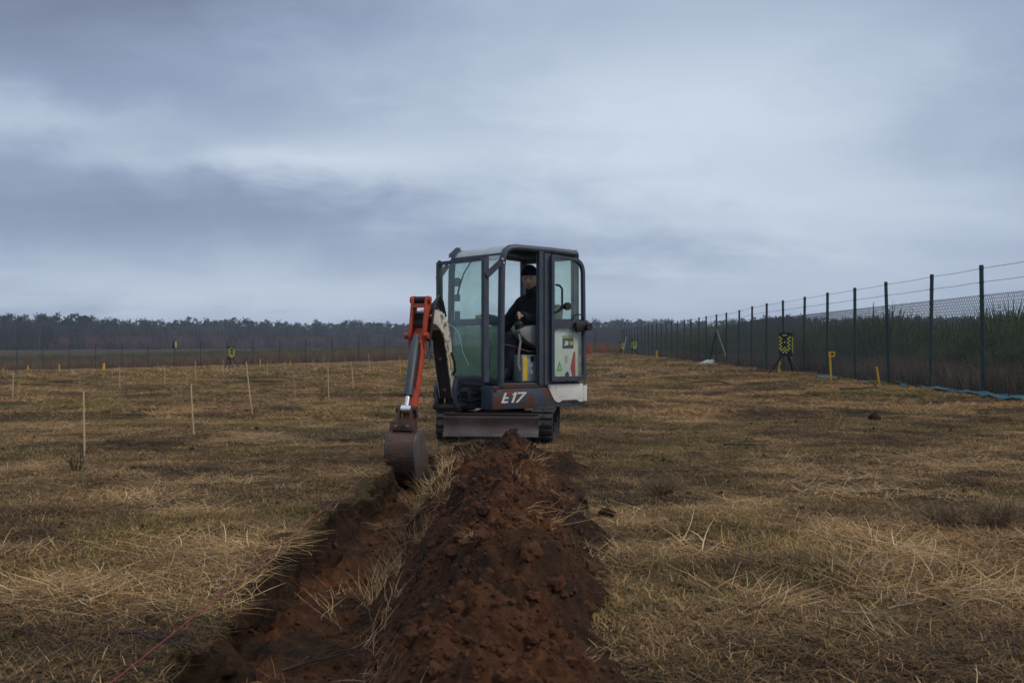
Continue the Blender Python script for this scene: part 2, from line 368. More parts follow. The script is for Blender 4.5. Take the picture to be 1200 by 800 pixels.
def ground_material():
    m, nt, p = _bsdf('field')
    N, L = nt.nodes, nt.links
    tc = N.new('ShaderNodeTexCoord')
    P = tc.outputs['Object']
    def noise(scale, detail=6, rough=0.6, st=(1, 1, 1), dist=0.0):
        mp = N.new('ShaderNodeMapping'); mp.inputs['Scale'].default_value = st
        L.new(P, mp.inputs[0])
        a = N.new('ShaderNodeTexNoise'); a.inputs['Scale'].default_value = scale; a.inputs['Detail'].default_value = detail
        a.inputs['Roughness'].default_value = rough; a.inputs['Distortion'].default_value = dist
        L.new(mp.outputs[0], a.inputs['Vector'])
        return a.outputs[0]
    def ramp(v, stops):
        r = N.new('ShaderNodeValToRGB')
        while len(r.color_ramp.elements) > 1:
            r.color_ramp.elements.remove(r.color_ramp.elements[-1])
        r.color_ramp.elements[0].position = stops[0][0]; r.color_ramp.elements[0].color = (*stops[0][1], 1)
        for q, c in stops[1:]:
            e = r.color_ramp.elements.new(q); e.color = (*c, 1)
        L.new(v, r.inputs[0])
        return r.outputs[0]
    def mixc(f, a, b):
        x = N.new('ShaderNodeMix'); x.data_type = 'RGBA'
        L.new(f, x.inputs[0]); L.new(a, x.inputs[6]); L.new(b, x.inputs[7])
        return x.outputs[2]
    def rng(v, a, b, c=0, d=1):
        r = N.new('ShaderNodeMapRange'); r.inputs[1].default_value = a; r.inputs[2].default_value = b
        r.inputs[3].default_value = c; r.inputs[4].default_value = d
        L.new(v, r.inputs[0]); return r.outputs[0]
    # thatch: fibres in two directions over litter
    f1 = noise(60, 4, 0.7, (0.25, 1, 1), 1.0)
    f2 = noise(55, 4, 0.7, (1, 0.3, 1), 1.0)
    fib = N.new('ShaderNodeMath'); fib.operation = 'MAXIMUM'; L.new(f1, fib.inputs[0]); L.new(f2, fib.inputs[1])
    thatch = ramp(fib.outputs[0], [(0.44, (0.020, 0.014, 0.009)), (0.58, (0.095, 0.063, 0.030)), (0.70, (0.28, 0.19, 0.085))])
    litter = ramp(noise(24, 8, 0.7), [(0.38, (0.015, 0.011, 0.008)), (0.62, (0.052, 0.036, 0.022)), (0.78, (0.13, 0.092, 0.052))])
    moss = ramp(noise(40, 6, 0.7), [(0.35, (0.030, 0.032, 0.012)), (0.65, (0.090, 0.090, 0.028))])
    big = noise(0.42, 5, 0.6, (0.55, 1, 1), 0.6)
    mid = noise(1.9, 5, 0.6)
    sm = N.new('ShaderNodeMath'); sm.operation = 'MULTIPLY_ADD'; L.new(mid, sm.inputs[0]); sm.inputs[1].default_value = 0.6
    L.new(big, sm.inputs[2])
    col = mixc(rng(sm.outputs[0], 0.70, 0.92), litter, thatch)
    col = mixc(rng(noise(0.9, 5, 0.65), 0.58, 0.72, 0, 0.7), col, moss)
    # soil where the ground is cut open
    at_ = N.new('ShaderNodeAttribute'); at_.attribute_name = 'soil'
    red_ = ramp(noise(9, 8, 0.65), [(0.30, (0.040, 0.020, 0.012)), (0.50, (0.090, 0.040, 0.020)), (0.70, (0.165, 0.072, 0.035))])
    blk_ = ramp(noise(16, 8, 0.7), [(0.35, (0.012, 0.009, 0.007)), (0.70, (0.048, 0.030, 0.020))])
    a2 = N.new('ShaderNodeAttribute'); a2.attribute_name = 'horizon'
    soil = mixc(a2.outputs['Fac'], red_, blk_)
    col = mixc(at_.outputs['Fac'], col, soil)
    L.new(col, p.inputs['Base Color'])
    p.inputs['Roughness'].default_value = 0.95
    p.inputs['Specular IOR Level'].default_value = 0.1
    ad = N.new('ShaderNodeMath'); ad.operation = 'ADD'; L.new(fib.outputs[0], ad.inputs[0]); L.new(noise(14, 8, 0.7), ad.inputs[1])
    bu = N.new('ShaderNodeBump'); bu.inputs['Strength'].default_value = 0.7; bu.inputs['Distance'].default_value = 0.03
    L.new(ad.outputs[0], bu.inputs['Height']); L.new(bu.outputs[0], p.inputs['Normal'])
    MATS['field'] = m
def soil_material():
    m, nt, p = _bsdf('spoil')
    N, L = nt.nodes, nt.links
    tc = N.new('ShaderNodeTexCoord')
    def noise(scale, detail=8, rough=0.65, dist=0.0):
        a = N.new('ShaderNodeTexNoise'); a.inputs['Scale'].default_value = scale; a.inputs['Detail'].default_value = detail
        a.inputs['Roughness'].default_value = rough; a.inputs['Distortion'].default_value = dist
        L.new(tc.outputs['Object'], a.inputs['Vector']); return a.outputs[0]
    def ramp(v, stops):
        r = N.new('ShaderNodeValToRGB')
        r.color_ramp.elements[0].position = stops[0][0]; r.color_ramp.elements[0].color = (*stops[0][1], 1)
        r.color_ramp.elements[1].position = stops[-1][0]; r.color_ramp.elements[1].color = (*stops[-1][1], 1)
        for q, c in stops[1:-1]:
            e = r.color_ramp.elements.new(q); e.color = (*c, 1)
        L.new(v, r.inputs[0]); return r.outputs[0]
    red = ramp(noise(26), [(0.30, (0.055, 0.023, 0.012)), (0.52, (0.115, 0.048, 0.023)), (0.72, (0.20, 0.088, 0.042))])
    top = ramp(noise(30), [(0.32, (0.020, 0.014, 0.011)), (0.56, (0.045, 0.027, 0.018)), (0.74, (0.080, 0.048, 0.030))])
    at_ = N.new('ShaderNodeAttribute'); at_.attribute_name = 'topsoil'
    ad = N.new('ShaderNodeMath'); ad.operation = 'MULTIPLY_ADD'; L.new(noise(3.4, 6, 0.6, 0.4), ad.inputs[0]); ad.inputs[1].default_value = 1.5
    L.new(at_.outputs['Fac'], ad.inputs[2])
    mr = N.new('ShaderNodeMapRange'); mr.inputs[1].default_value = 0.72; mr.inputs[2].default_value = 1.30
    L.new(ad.outputs[0], mr.inputs[0])
    mx = N.new('ShaderNodeMix'); mx.data_type = 'RGBA'
    L.new(mr.outputs[0], mx.inputs[0]); L.new(red, mx.inputs[6]); L.new(top, mx.inputs[7])
    L.new(mx.outputs[2], p.inputs['Base Color'])
    p.inputs['Roughness'].default_value = 0.95; p.inputs['Specular IOR Level'].default_value = 0.12
    bu = N.new('ShaderNodeBump'); bu.inputs['Strength'].default_value = 0.9; bu.inputs['Distance'].default_value = 0.03
    L.new(noise(70, 8, 0.75), bu.inputs['Height']); L.new(bu.outputs[0], p.inputs['Normal'])
    MATS['spoil'] = m
ground_material(); soil_material()
mk('clod_dark', (0.060, 0.034, 0.022), (0.030, 0.019, 0.013), 30, 0.95, bump=0.6, bscale=60, spec=0.1)
mk('clod_red', (0.135, 0.060, 0.031), (0.068, 0.031, 0.018), 30, 0.95, bump=0.6, bscale=60, spec=0.1)

# ------------------------------------------------------------------ mesh helpers
def rounded(poly, r, n=5):
    """polygon with its corners rounded (r: one radius or one per corner)"""
    out = []
    k = len(poly)
    for i in range(k):
        p = Vector(poly[i]); a = Vector(poly[i - 1]); b = Vector(poly[(i + 1) % k])
        ri = r[i] if isinstance(r, (list, tuple)) else r
        if ri <= 0:
            out.append(tuple(p)); continue
        u = (a - p).normalized(); v = (b - p).normalized()
        ri = min(ri, (a - p).length * 0.49, (b - p).length * 0.49)
        s, e = p + u * ri, p + v * ri
        for q in range(n + 1):
            t = q / n
            out.append(tuple((1 - t) ** 2 * s + 2 * t * (1 - t) * p + t * t * e))
    return out
class MB:
    def __init__(s, xf=None):
        s.v = []; s.f = []; s.xf = xf or Matrix.Identity(4)
    def add(s, vs, fs):
        o = len(s.v)
        s.v += [tuple(s.xf @ Vector(v)) for v in vs]
        s.f += [tuple(i + o for i in f) for f in fs]
        return s
    def _bm(s, bm, bev, seg=2):
        if bev:
            es = [e for e in bm.edges if len(e.link_faces) == 2 and e.calc_face_angle(0) > 0.6]
            bmesh.ops.bevel(bm, geom=es, offset=bev, segments=seg, affect='EDGES', profile=0.5, clamp_overlap=True)
        bm.verts.ensure_lookup_table()
        for i, v in enumerate(bm.verts):
            v.index = i
        s.add([v.co.copy() for v in bm.verts], [[v.index for v in f.verts] for f in bm.faces])
        bm.free()
    def box(s, c, size, rot=None, bev=0.0):
        bm = bmesh.new()
        bmesh.ops.create_cube(bm, size=1)
        R = Euler(rot).to_matrix().to_4x4() if rot else Matrix.Identity(4)
        bm.transform(Matrix.Translation(c) @ R @ Matrix.Diagonal((*size, 1)))
        s._bm(bm, bev); return s
    def bar(s, a, b, w, h, up=(0, 0, 1), bev=0.0):
        """box beam from a to b"""
        a = Vector(a); b = Vector(b); d = b - a
        x = d.normalized(); u = Vector(up)
        if abs(x.dot(u)) > 0.98: u = Vector((1, 0, 0))
        y = u.cross(x).normalized(); z = x.cross(y)
        m = Matrix((x, y, z)).transposed().to_4x4()
        bm = bmesh.new(); bmesh.ops.create_cube(bm, size=1)
        bm.transform(Matrix.Translation((a + b) / 2) @ m @ Matrix.Diagonal((d.length, w, h, 1)))
        s._bm(bm, bev); return s
    def cyl(s, a, b, r, n=14, r2=None, caps=True):
        return s.tube([a, b], r, n, radii=[r, r if r2 is None else r2], caps=caps)
    def tube(s, pts, r, n=8, radii=None, caps=True):
        pts = [Vector(p) for p in pts]
        vs, fs = [], []
        t0 = (pts[1] - pts[0]).normalized()
        u = t0.orthogonal().normalized()
        for i, p in enumerate(pts):
            t = (pts[min(i + 1, len(pts) - 1)] - pts[max(i - 1, 0)]).normalized()
            u = (u - t * u.dot(t)).normalized()
            w = t.cross(u)
            rr = radii[i] if radii else r
            for k in range(n):
                a = 2 * math.pi * k / n
                vs.append(p + (u * math.cos(a) + w * math.sin(a)) * rr)
        for i in range(len(pts) - 1):
            for k in range(n):
                fs.append((i * n + k, i * n + (k + 1) % n, (i + 1) * n + (k + 1) % n, (i + 1) * n + k))
        if caps:
            fs.append(tuple(range(n))[::-1]); fs.append(tuple((len(pts) - 1) * n + k for k in range(n)))
        return s.add(vs, fs)
    def prism(s, poly, a, b, axis='y', bev=0.0):
        """extrude a polygon: axis y -> poly is (x,z); z -> (x,y); x -> (y,z)"""
        def p3(p, w):
            return {'y': (p[0], w, p[1]), 'z': (p[0], p[1], w), 'x': (w, p[0], p[1])}[axis]
        bm = bmesh.new()
        lo = [bm.verts.new(p3(p, a)) for p in poly]; hi = [bm.verts.new(p3(p, b)) for p in poly]
        k = len(poly)
        for i in range(k):
            bm.faces.new((lo[i], lo[(i + 1) % k], hi[(i + 1) % k], hi[i]))
        bm.faces.new(lo[::-1]); bm.faces.new(hi)
        bmesh.ops.recalc_face_normals(bm, faces=bm.faces)
        s._bm(bm, bev); return s
    def ring(s, outer, inner, a, b, axis='y'):
        """frame between two outlines with the same number of points"""
        def p3(p, w):
            return {'y': (p[0], w, p[1]), 'z': (p[0], p[1], w), 'x': (w, p[0], p[1])}[axis]
        k = len(outer)
        vs = [p3(p, a) for p in outer] + [p3(p, a) for p in inner] + [p3(p, b) for p in outer] + [p3(p, b) for p in inner]
        fs = []
        for i in range(k):
            j = (i + 1) % k
            fs += [(i, j, k + j, k + i), (2 * k + i, 3 * k + i, 3 * k + j, 2 * k + j), (i, 2 * k + i, 2 * k + j, j), (k + i, k + j, 3 * k + j, 3 * k + i)]
        return s.add(vs, fs)
    def build(s, name, mat, parent=None, smooth=True, ang=35, loc=None):
        me = bpy.data.meshes.new(name)
        me.from_pydata(s.v, [], s.f)
        bm = bmesh.new(); bm.from_mesh(me)
        bmesh.ops.recalc_face_normals(bm, faces=bm.faces)
        bm.to_mesh(me); bm.free()
        if smooth:
            me.polygons.foreach_set('use_smooth', [True] * len(me.polygons))
            me.set_sharp_from_angle(angle=rad(ang))
        me.materials.append(MATS[mat])
        o = bpy.data.objects.new(name, me)
        C.objects.link(o)
        if parent: o.parent = parent
        if loc: o.location = loc
        return o
def tag(o, label, cat, group=None):
    o['label'] = label; o['category'] = cat
    if group: o['group'] = group
    return o
def empty(name, loc=(0, 0, 0), rz=0.0):
    o = bpy.data.objects.new(name, None)
    o.empty_display_size = 0.2
    C.objects.link(o); o.location = loc; o.rotation_euler = (0, 0, rz)
    return o
def copy_tree(o, parent=None):
    c = o.copy(); C.objects.link(c); c.parent = parent
    for ch in list(o.children):
        copy_tree(ch, c)
    return c
def stuff(o, label, cat):
    o['kind'] = 'stuff'; o['label'] = label; o['category'] = cat
    return o
def inset(poly, d):
    c = Vector((sum(p[0] for p in poly) / len(poly), sum(p[1] for p in poly) / len(poly)))
    xs = [p[0] for p in poly]; zs = [p[1] for p in poly]
    fx = 1 - 2 * d / (max(xs) - min(xs)); fz = 1 - 2 * d / (max(zs) - min(zs))
    mx = (max(xs) + min(xs)) / 2; mz = (max(zs) + min(zs)) / 2
    return [(mx + (p[0] - mx) * fx, mz + (p[1] - mz) * fz) for p in poly]

# ------------------------------------------------------------------ instancing of uncountable stuff (grass, scrub, far wood)
def mesh_obj(name, vs, fs, mats, cols=None, midx=None):
    me = bpy.data.meshes.new(name)
    me.from_pydata([tuple(v) for v in vs], [], fs)
    if cols is not None:
        a = me.color_attributes.new('Col', 'FLOAT_COLOR', 'POINT')
        a.data.foreach_set('color', np.array([(c[0], c[1], c[2], 1) for c in cols], float).ravel())
    for m in mats: me.materials.append(MATS[m])
    if midx: me.polygons.foreach_set('material_index', midx)
    return bpy.data.objects.new(name, me)
def blades(rng, n, L, W, lean, R, cols, droop=0.5, seg=3, z0=0.0, comb=None):
    vs, fs, cs = [], [], []
    for _ in range(n):
        a = rng.uniform(0, 2 * math.pi); r = R * math.sqrt(rng.random())
        p = Vector((r * math.cos(a), r * math.sin(a), z0))
        h = rng.uniform(0, 2 * math.pi) if comb is None else rng.gauss(0, comb) + (math.pi if rng.random() < 0.35 else 0)
        th = rng.uniform(*lean)
        l = rng.uniform(*L); w = rng.uniform(*W) / 2
        dr = rng.uniform(0.2, 1.0) * droop; tw = rng.uniform(-0.6, 0.6)
        c = Vector(rng.choice(cols)) * rng.uniform(0.7, 1.25)
        o = len(vs)
        for k in range(seg + 1):
            t = k / seg
            side = Vector((-math.sin(h), math.cos(h), 0))
            roll = rng.uniform(-0.3, 0.3)
            side = (side + Vector((0, 0, roll))).normalized()
            ww = w * (1 - 0.8 * t * t)
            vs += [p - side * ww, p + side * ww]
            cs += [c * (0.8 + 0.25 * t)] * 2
            d = Vector((math.sin(th) * math.cos(h), math.sin(th) * math.sin(h), math.cos(th)))
            p = p + d * l / seg
            if p.z < z0 + 0.004: p.z = z0 + 0.004 + rng.uniform(0, 0.012)
            th += dr / seg; h += tw / seg
        for k in range(seg):
            b = o + 2 * k
            fs.append((b, b + 1, b + 3, b + 2))
    return vs, fs, cs
def scatter(name, pts, rot, scl, idx, tint, protos, label, cat):
    """points carrying rotation, size, kind and tint; each becomes one plant"""
    col = bpy.data.collections.new('kinds_of_' + name)
    for o in protos: col.objects.link(o)
    me = bpy.data.meshes.new(name)
    me.from_pydata([tuple(p) for p in pts], [], [])
    n = len(pts)
    a = me.attributes.new('rot', 'FLOAT_VECTOR', 'POINT'); a.data.foreach_set('vector', np.asarray(rot, np.float32).ravel())
    a = me.attributes.new('scl', 'FLOAT_VECTOR', 'POINT'); a.data.foreach_set('vector', np.asarray(scl, np.float32).ravel())
    a = me.attributes.new('idx', 'INT', 'POINT'); a.data.foreach_set('value', np.asarray(idx, np.int32))
    a = me.attributes.new('tint', 'FLOAT', 'POINT'); a.data.foreach_set('value', np.asarray(tint, np.float32))
    o = bpy.data.objects.new(name, me); C.objects.link(o)
    ng = bpy.data.node_groups.new('scatter_' + name, 'GeometryNodeTree')
    ng.interface.new_socket('Geometry', in_out='INPUT', socket_type='NodeSocketGeometry')
    ng.interface.new_socket('Geometry', in_out='OUTPUT', socket_type='NodeSocketGeometry')
    N, L = ng.nodes, ng.links
    gi = N.new('NodeGroupInput'); go = N.new('NodeGroupOutput')
    ci = N.new('GeometryNodeCollectionInfo'); ci.inputs[0].default_value = col
    ci.inputs['Separate Children'].default_value = True; ci.inputs['Reset Children'].default_value = True
    ip = N.new('GeometryNodeInstanceOnPoints')
    def na(nm, ty):
        x = N.new('GeometryNodeInputNamedAttribute'); x.data_type = ty; x.inputs[0].default_value = nm
        return x.outputs[0]
    L.new(gi.outputs[0], ip.inputs['Points']); L.new(ci.outputs[0], ip.inputs['Instance'])
    ip.inputs['Pick Instance'].default_value = True
    L.new(na('idx', 'INT'), ip.inputs['Instance Index'])
    L.new(na('rot', 'FLOAT_VECTOR'), ip.inputs['Rotation'])
    L.new(na('scl', 'FLOAT_VECTOR'), ip.inputs['Scale'])
    L.new(ip.outputs[0], go.inputs[0])
    md = o.modifiers.new('scatter', 'NODES'); md.node_group = ng
    return stuff(o, label, cat)

# ------------------------------------------------------------------ ground sheet, trench and spoil ridge
def axis_pts(parts):
    out = []
    for p in parts: out += list(p)
    return np.array(sorted(set(round(float(v), 5) for v in out)))
def grid_mesh(name, xs, ys, zf, attrs=None):
    X, Y = np.meshgrid(xs, ys)
    x, y = X.ravel(), Y.ravel()
    z = zf(x, y)
    nx, ny = len(xs), len(ys)
    i = np.arange(nx * ny).reshape(ny, nx)
    quads = np.stack([i[:-1, :-1], i[:-1, 1:], i[1:, 1:], i[1:, :-1]], -1).reshape(-1, 4)
    me = bpy.data.meshes.new(name)
    me.vertices.add(len(x)); me.vertices.foreach_set('co', np.stack([x, y, z], 1).astype(np.float32).ravel())
    me.loops.add(quads.size); me.loops.foreach_set('vertex_index', quads.ravel().astype(np.int32))
    me.polygons.add(len(quads)); me.polygons.foreach_set('loop_start', np.arange(0, quads.size, 4, dtype=np.int32))
    me.polygons.foreach_set('use_smooth', np.ones(len(quads), bool))
    me.update(calc_edges=True)
    for nm, f in (attrs or {}).items():
        a = me.attributes.new(nm, 'FLOAT', 'POINT'); a.data.foreach_set('value', f(x, y, z).astype(np.float32))
    o = bpy.data.objects.new(name, me); C.objects.link(o)
    return o
xs = axis_pts([-np.geomspace(6, 2500, 46), np.arange(-6, -1.5, 0.10), np.arange(-1.5, -0.98, 0.007), np.arange(-0.98, -0.1, 0.02), np.arange(-0.1, 6, 0.10), np.geomspace(6, 2500, 46)])
ys = axis_pts([-np.geomspace(2, 400, 16), np.arange(-2, 1.6, 0.25), np.arange(1.6, 10.1, 0.022), np.arange(10.1, 18, 0.1), np.geomspace(18, 3000, 110)])
ground = grid_mesh('ground', xs, ys, ground_z, {
    'soil': lambda x, y, z: np.clip(ss(trench_depth(x, y), 0.03, 0.25) + 1.0 * ss(x, -1.08, -1.0) * (1 - ss(x, 0.15, 0.45)) * (1 - ss(y, 9.4, 10.0))
                                  + 0.8 * np.exp(-((x + 0.13) / 0.75) ** 4 - ((y - 11.0) / 1.15) ** 4) * ss(fbm(x * 3, y * 3, 59, 3), -0.15, 0.2), 0, 1),
    'horizon': lambda x, y, z: np.clip(ss(z, -0.31, -0.20) + 0.6 * fbm(y * 5 + x, z * 16, 55, 4), 0, 1)})
# crumbling face of the cut: push the wall in and out
co = np.empty(len(ground.data.vertices) * 3, np.float32); ground.data.vertices.foreach_get('co', co); co = co.reshape(-1, 3)
td = trench_depth(co[:, 0], co[:, 1]); wall = (co[:, 0] < -0.85) * np.clip(4 * td * (1 - td) * 1.6, 0, 1)
co[:, 0] += wall * (0.10 * fbm(co[:, 1] * 6, co[:, 2] * 9, 64, 3, 0.6) + 0.05 * fbm(co[:, 1] * 24, co[:, 2] * 30, 65, 3, 0.6))
co[:, 2] += wall * 0.04 * fbm(co[:, 1] * 14, co[:, 2] * 16, 66, 3, 0.6)
ground.data.vertices.foreach_set('co', co.ravel()); ground.data.update()
ground.data.materials.append(MATS['field']); ground['kind'] = 'structure'

heap = grid_mesh('spoil_heap', np.arange(-1.04, 0.90, 0.0125), np.arange(0.55, 10.0, 0.0135), heap_z, {
    'topsoil': lambda x, y, z: 0.24 + 0.5 * ss(y, 8.0, 9.0) + 0.30 * ss(x, 0.20, 0.45) + 0.35 * ss(-x, 0.45, 0.7) * ss(y, 5.5, 7.5) + 0.7 * fbm(x * 2.2, y * 1.6, 57, 3) - 0.2 * np.exp(-((x - 0.05) / 0.16) ** 2)})
heap.data.materials.append(MATS['spoil'])
tag(heap, 'long ridge of reddish brown spoil heaped beside the trench', 'soil heap')

random.seed(3)
# ------------------------------------------------------------------ fence lines
POST_H = 2.42
def post_mesh():
    m = MB()
    m.cyl((0, 0, -0.3), (0, 0, POST_H - 0.02), 0.040, 10)
    m.tube([(0, 0, POST_H - 0.02), (0, 0, POST_H), (0, 0, POST_H + 0.012)], 0.04, 10, radii=[0.044, 0.044, 0.02])
    for z in (0.12, 0.95, 1.85, 2.10, 2.36):
        m.tube([(0, 0, z - 0.012), (0, 0, z + 0.012)], 0.046, 10)
    return m
def link_panel(cell, wire, H0=0.04, H1=1.87):
    """unit-wide panel of woven diamond mesh (x 0..1 scaled to the bay later)"""
    Lb = 2.5
    m = MB()
    H = H1 - H0
    def strip(x0, z0, x1, z1, off):
        d = Vector((x1 - x0, 0, z1 - z0)); n_ = Vector((-d.z, 0, d.x)).normalized() * wire / 2
        q = Vector((0, wire / 2, 0)); a = Vector((x0, off, z0)); b = Vector((x1, off, z1))
        m.add([a + n_, a - n_ * 0.5 + q, a - n_ * 0.5 - q, b + n_, b - n_ * 0.5 + q, b - n_ * 0.5 - q], [(0, 1, 4, 3), (1, 2, 5, 4), (2, 0, 3, 5)])
    k = int((Lb + H * 0.62) / cell) + 1
    run = H * 0.62
    for i in range(-int(run / cell) - 1, k + 1):
        for sgn in (1, -1):
            x0 = i * cell; x1 = x0 + run
            za, zb = H0, H1
            xa, xb = x0, x1
            if xb <= 0 or xa >= Lb: continue
            if xa < 0: za = H0 + H * (-xa) / run; xa = 0
            if xb > Lb: zb = H0 + H * (Lb - x0) / run; xb = Lb
            if sgn == 1: strip(xa, za, xb, zb, 0.002)
            else: strip(Lb - xa, za, Lb - xb, zb, -0.002)
    return m
def build_fence(pts, label, group_mesh, braces=(), wires_barb=True):
    root = empty('mesh_fence', pts[0])
    tag(root, label, 'fence')
    inv = Vector(pts[0])
    for p in pts:
        o = bpy.data.objects.new('post', PM); C.objects.link(o); o.parent = root; o.location = Vector(p) - inv
        o.rotation_euler = (random.gauss(0, 0.008), random.gauss(0, 0.008), random.uniform(0, 6.28))
    for a, b in zip(pts[:-1], pts[1:]):
        a = Vector(a); b = Vector(b); d = b - a
        near = a.y < 42
        o = bpy.data.objects.new('wire_mesh', group_mesh[0] if near else group_mesh[1]); C.objects.link(o); o.parent = root
        # shear the panel along the slope between the two posts
        x = Vector((d.x, d.y, d.z)) / 2.5
        y = Vector((-d.y, d.x, 0)).normalized()
        m = Matrix((x, y, Vector((0, 0, 1)))).transposed().to_4x4(); m.translation = a - inv
        o.matrix_local = m
    for z, nm in ((0.10, 'tension_wire'), (0.95, 'tension_wire'), (1.86, 'tension_wire'), (2.11, 'barbed_wire'), (2.37, 'barbed_wire')):
        m = MB()
        path = []
        for a, b in zip(pts[:-1], pts[1:]):
            a = Vector(a); b = Vector(b)
            for t in (0, 0.5):
                path.append(a.lerp(b, t) - inv + Vector((0, 0, z - (0.012 if t else 0))))
        path.append(Vector(pts[-1]) - inv + Vector((0, 0, z)))
        m.tube(path, 0.0045 if nm == 'barbed_wire' else 0.0032, 4)
        if nm == 'barbed_wire':
            rr = random.Random(int(z * 100))
            for a, b in zip(path[:-1], path[1:]):
                if (a + inv).y > 55: continue
                n_ = int((b - a).length / 0.11)
                for k in range(n_):
                    p = a.lerp(b, (k + 0.5) / n_)
                    q = Vector((rr.uniform(-.3, .3), rr.uniform(-.3, .3), 1)).normalized() * 0.016
                    m.add([p - q + Vector((.003, 0, 0)), p - q - Vector((.003, 0, 0)), p + q], [(0, 1, 2)])
                    q2 = Vector((q.y, q.z, q.x))
                    m.add([p - q2 + Vector((0, 0, .003)), p - q2 - Vector((0, 0, .003)), p + q2], [(0, 1, 2)])
        m.build(nm, 'wire', root, smooth=False)
    for i, off, zt, mat in braces:
        p = Vector(pts[i]); f = p + Vector(off); f.z = gz(f.x, f.y)
        MB().tube([p - inv + Vector((0, 0, zt)), f - inv], 0.030, 8).build('brace', mat, root)
    return root
_p = post_mesh().build('post', 'post_green'); PM = _p.data; bpy.data.objects.remove(_p)
_a = link_panel(0.075, 0.0085).build('wire_mesh', 'wire', smooth=False); LA = _a.data; bpy.data.objects.remove(_a)
_b = link_panel(0.14, 0.0065).build('wire_mesh', 'wire', smooth=False); LB = _b.data; bpy.data.objects.remove(_b)
F0 = Vector((526 * 18.8 / FPX + 26 * 18.8 / FPX, 18.8))
fence_pts = []
for i in range(-1, 32):
    y = 18.8 + 2.5 * i
    x = 526 * 18.8 / FPX + 26 * y / FPX
    fence_pts.append((x, y, float(base_terrain(x, y)) - 0.10 * ss(y, 38, 43) * (1 - ss(y, 60, 75))))
RF = build_fence(fence_pts, 'tall green post and wire mesh fence with barbed wire along right side of field', (LA, LB),
                 braces=[(12, (0.35, -1.05, 0), 1.75, 'strut_pale'), (12, (-0.1, 1.2, 0), 1.75, 'post_green'), (30, (-0.5, -1.1, 0), 1.7, 'strut_pale')])
cx, cy = fence_pts[-1][0], fence_pts[-1][1]
back_pts = []
for i in range(1, 34):
    x = cx - 2.55 * i; y = cy + 0.3 - 0.0 * i
    back_pts.append((x, y, float(base_terrain(x, y))))
k_br = min(range(len(back_pts)), key=lambda i: abs(600 + FPX * back_pts[i][0] / back_pts[i][1] - 292.6))
BF = build_fence([fence_pts[-1]] + back_pts, 'distant green wire mesh fence running across the back of the field', (LB, LB),
                 braces=[(k_br + 1, (-1.15, 0, 0), 1.75, 'post_green'), (k_br + 1, (1.15, 0, 0), 1.75, 'post_green')])

# ------------------------------------------------------------------ grass and straw
rng = random.Random(5)
PALE = [(0.60, 0.415, 0.21), (0.49, 0.32, 0.15), (0.38, 0.24, 0.108), (0.56, 0.41, 0.24)]
TAN = [(0.40, 0.240, 0.100), (0.295, 0.172, 0.072), (0.155, 0.090, 0.042), (0.50, 0.320, 0.145)]
BROWN = [(0.175, 0.104, 0.050), (0.092, 0.056, 0.031), (0.26, 0.158, 0.070), (0.045, 0.030, 0.019)]
OLIVE = [(0.130, 0.130, 0.026), (0.17, 0.150, 0.036), (0.24, 0.18, 0.06), (0.085, 0.095, 0.022)]
def near_protos():
    P = []
    for k in range(4):   # 0-3 flattened tan straw
        P.append(blades(rng, 60, (0.03, 0.115), (0.0017, 0.0036), (1.05, 1.60), 0.16, TAN + PALE[1:3] + BROWN[:2], 0.4, 2))
    for k in range(3):   # 4-6 upright stubble
        P.append(blades(rng, 52, (0.02, 0.07), (0.0017, 0.0034), (0.3, 1.4), 0.14, TAN + OLIVE[2:3] + PALE[:1] + BROWN[:1], 0.7, 2))
    for k in range(3):   # 7-9 olive grass
        P.append(blades(rng, 52, (0.02, 0.065), (0.0018, 0.0036), (0.3, 1.4), 0.13, OLIVE + TAN[:1], 0.8, 2))
    for k in range(3):   # 10-12 dark litter
        va, fa, ca = blades(rng, 46, (0.03, 0.11), (0.0024, 0.0055), (1.15, 1.6), 0.16, BROWN + TAN[2:3], 0.2, 2)
        vb, fb, cb_ = blades(rng, 4, (0.06, 0.20), (0.006, 0.010), (1.45, 1.6), 0.14, BROWN, 0.05, 3)
        P.append((va + vb, fa + [tuple(q + len(va) for q in f) for f in fb], ca + cb_))
    for k in range(3):   # 13-15 long pale straw, combed flat
        P.append(blades(rng, 30, (0.10, 0.34), (0.0022, 0.0045), (1.20, 1.56), 0.16, PALE + TAN[:1], 0.3, 4, comb=0.55))
    return P
def coarse_protos(w, n, l):
    P = []
    for cols in (TAN + PALE[1:2], TAN, OLIVE + TAN[:2], BROWN + TAN[1:2]):
        for k in range(2):
            P.append(blades(rng, n, (0.06 * l, 0.18 * l), (w * 0.6, w * 1.3), (1.0, 1.6), 0.22 * l, cols, 0.2, 2))
    return P
def to_objs(P, pre, mat):
    return [mesh_obj('%s_%02d' % (pre, i), v, f, [mat], c) for i, (v, f, c) in enumerate(P)]
NR = np.random.RandomState(7)
def wedge(y0, y1, dens, margin=1.6):
    A = 0.525 * (y1 ** 2 - y0 ** 2) + 2 * margin * (y1 - y0)
    n = int(A * dens)
    y = np.sqrt(NR.uniform(y0 ** 2, y1 ** 2, n)) if margin < 0.3 * y1 else NR.uniform(y0, y1, n)
    x = NR.uniform(-1, 1, n) * (0.525 * y + margin)
    return x, y
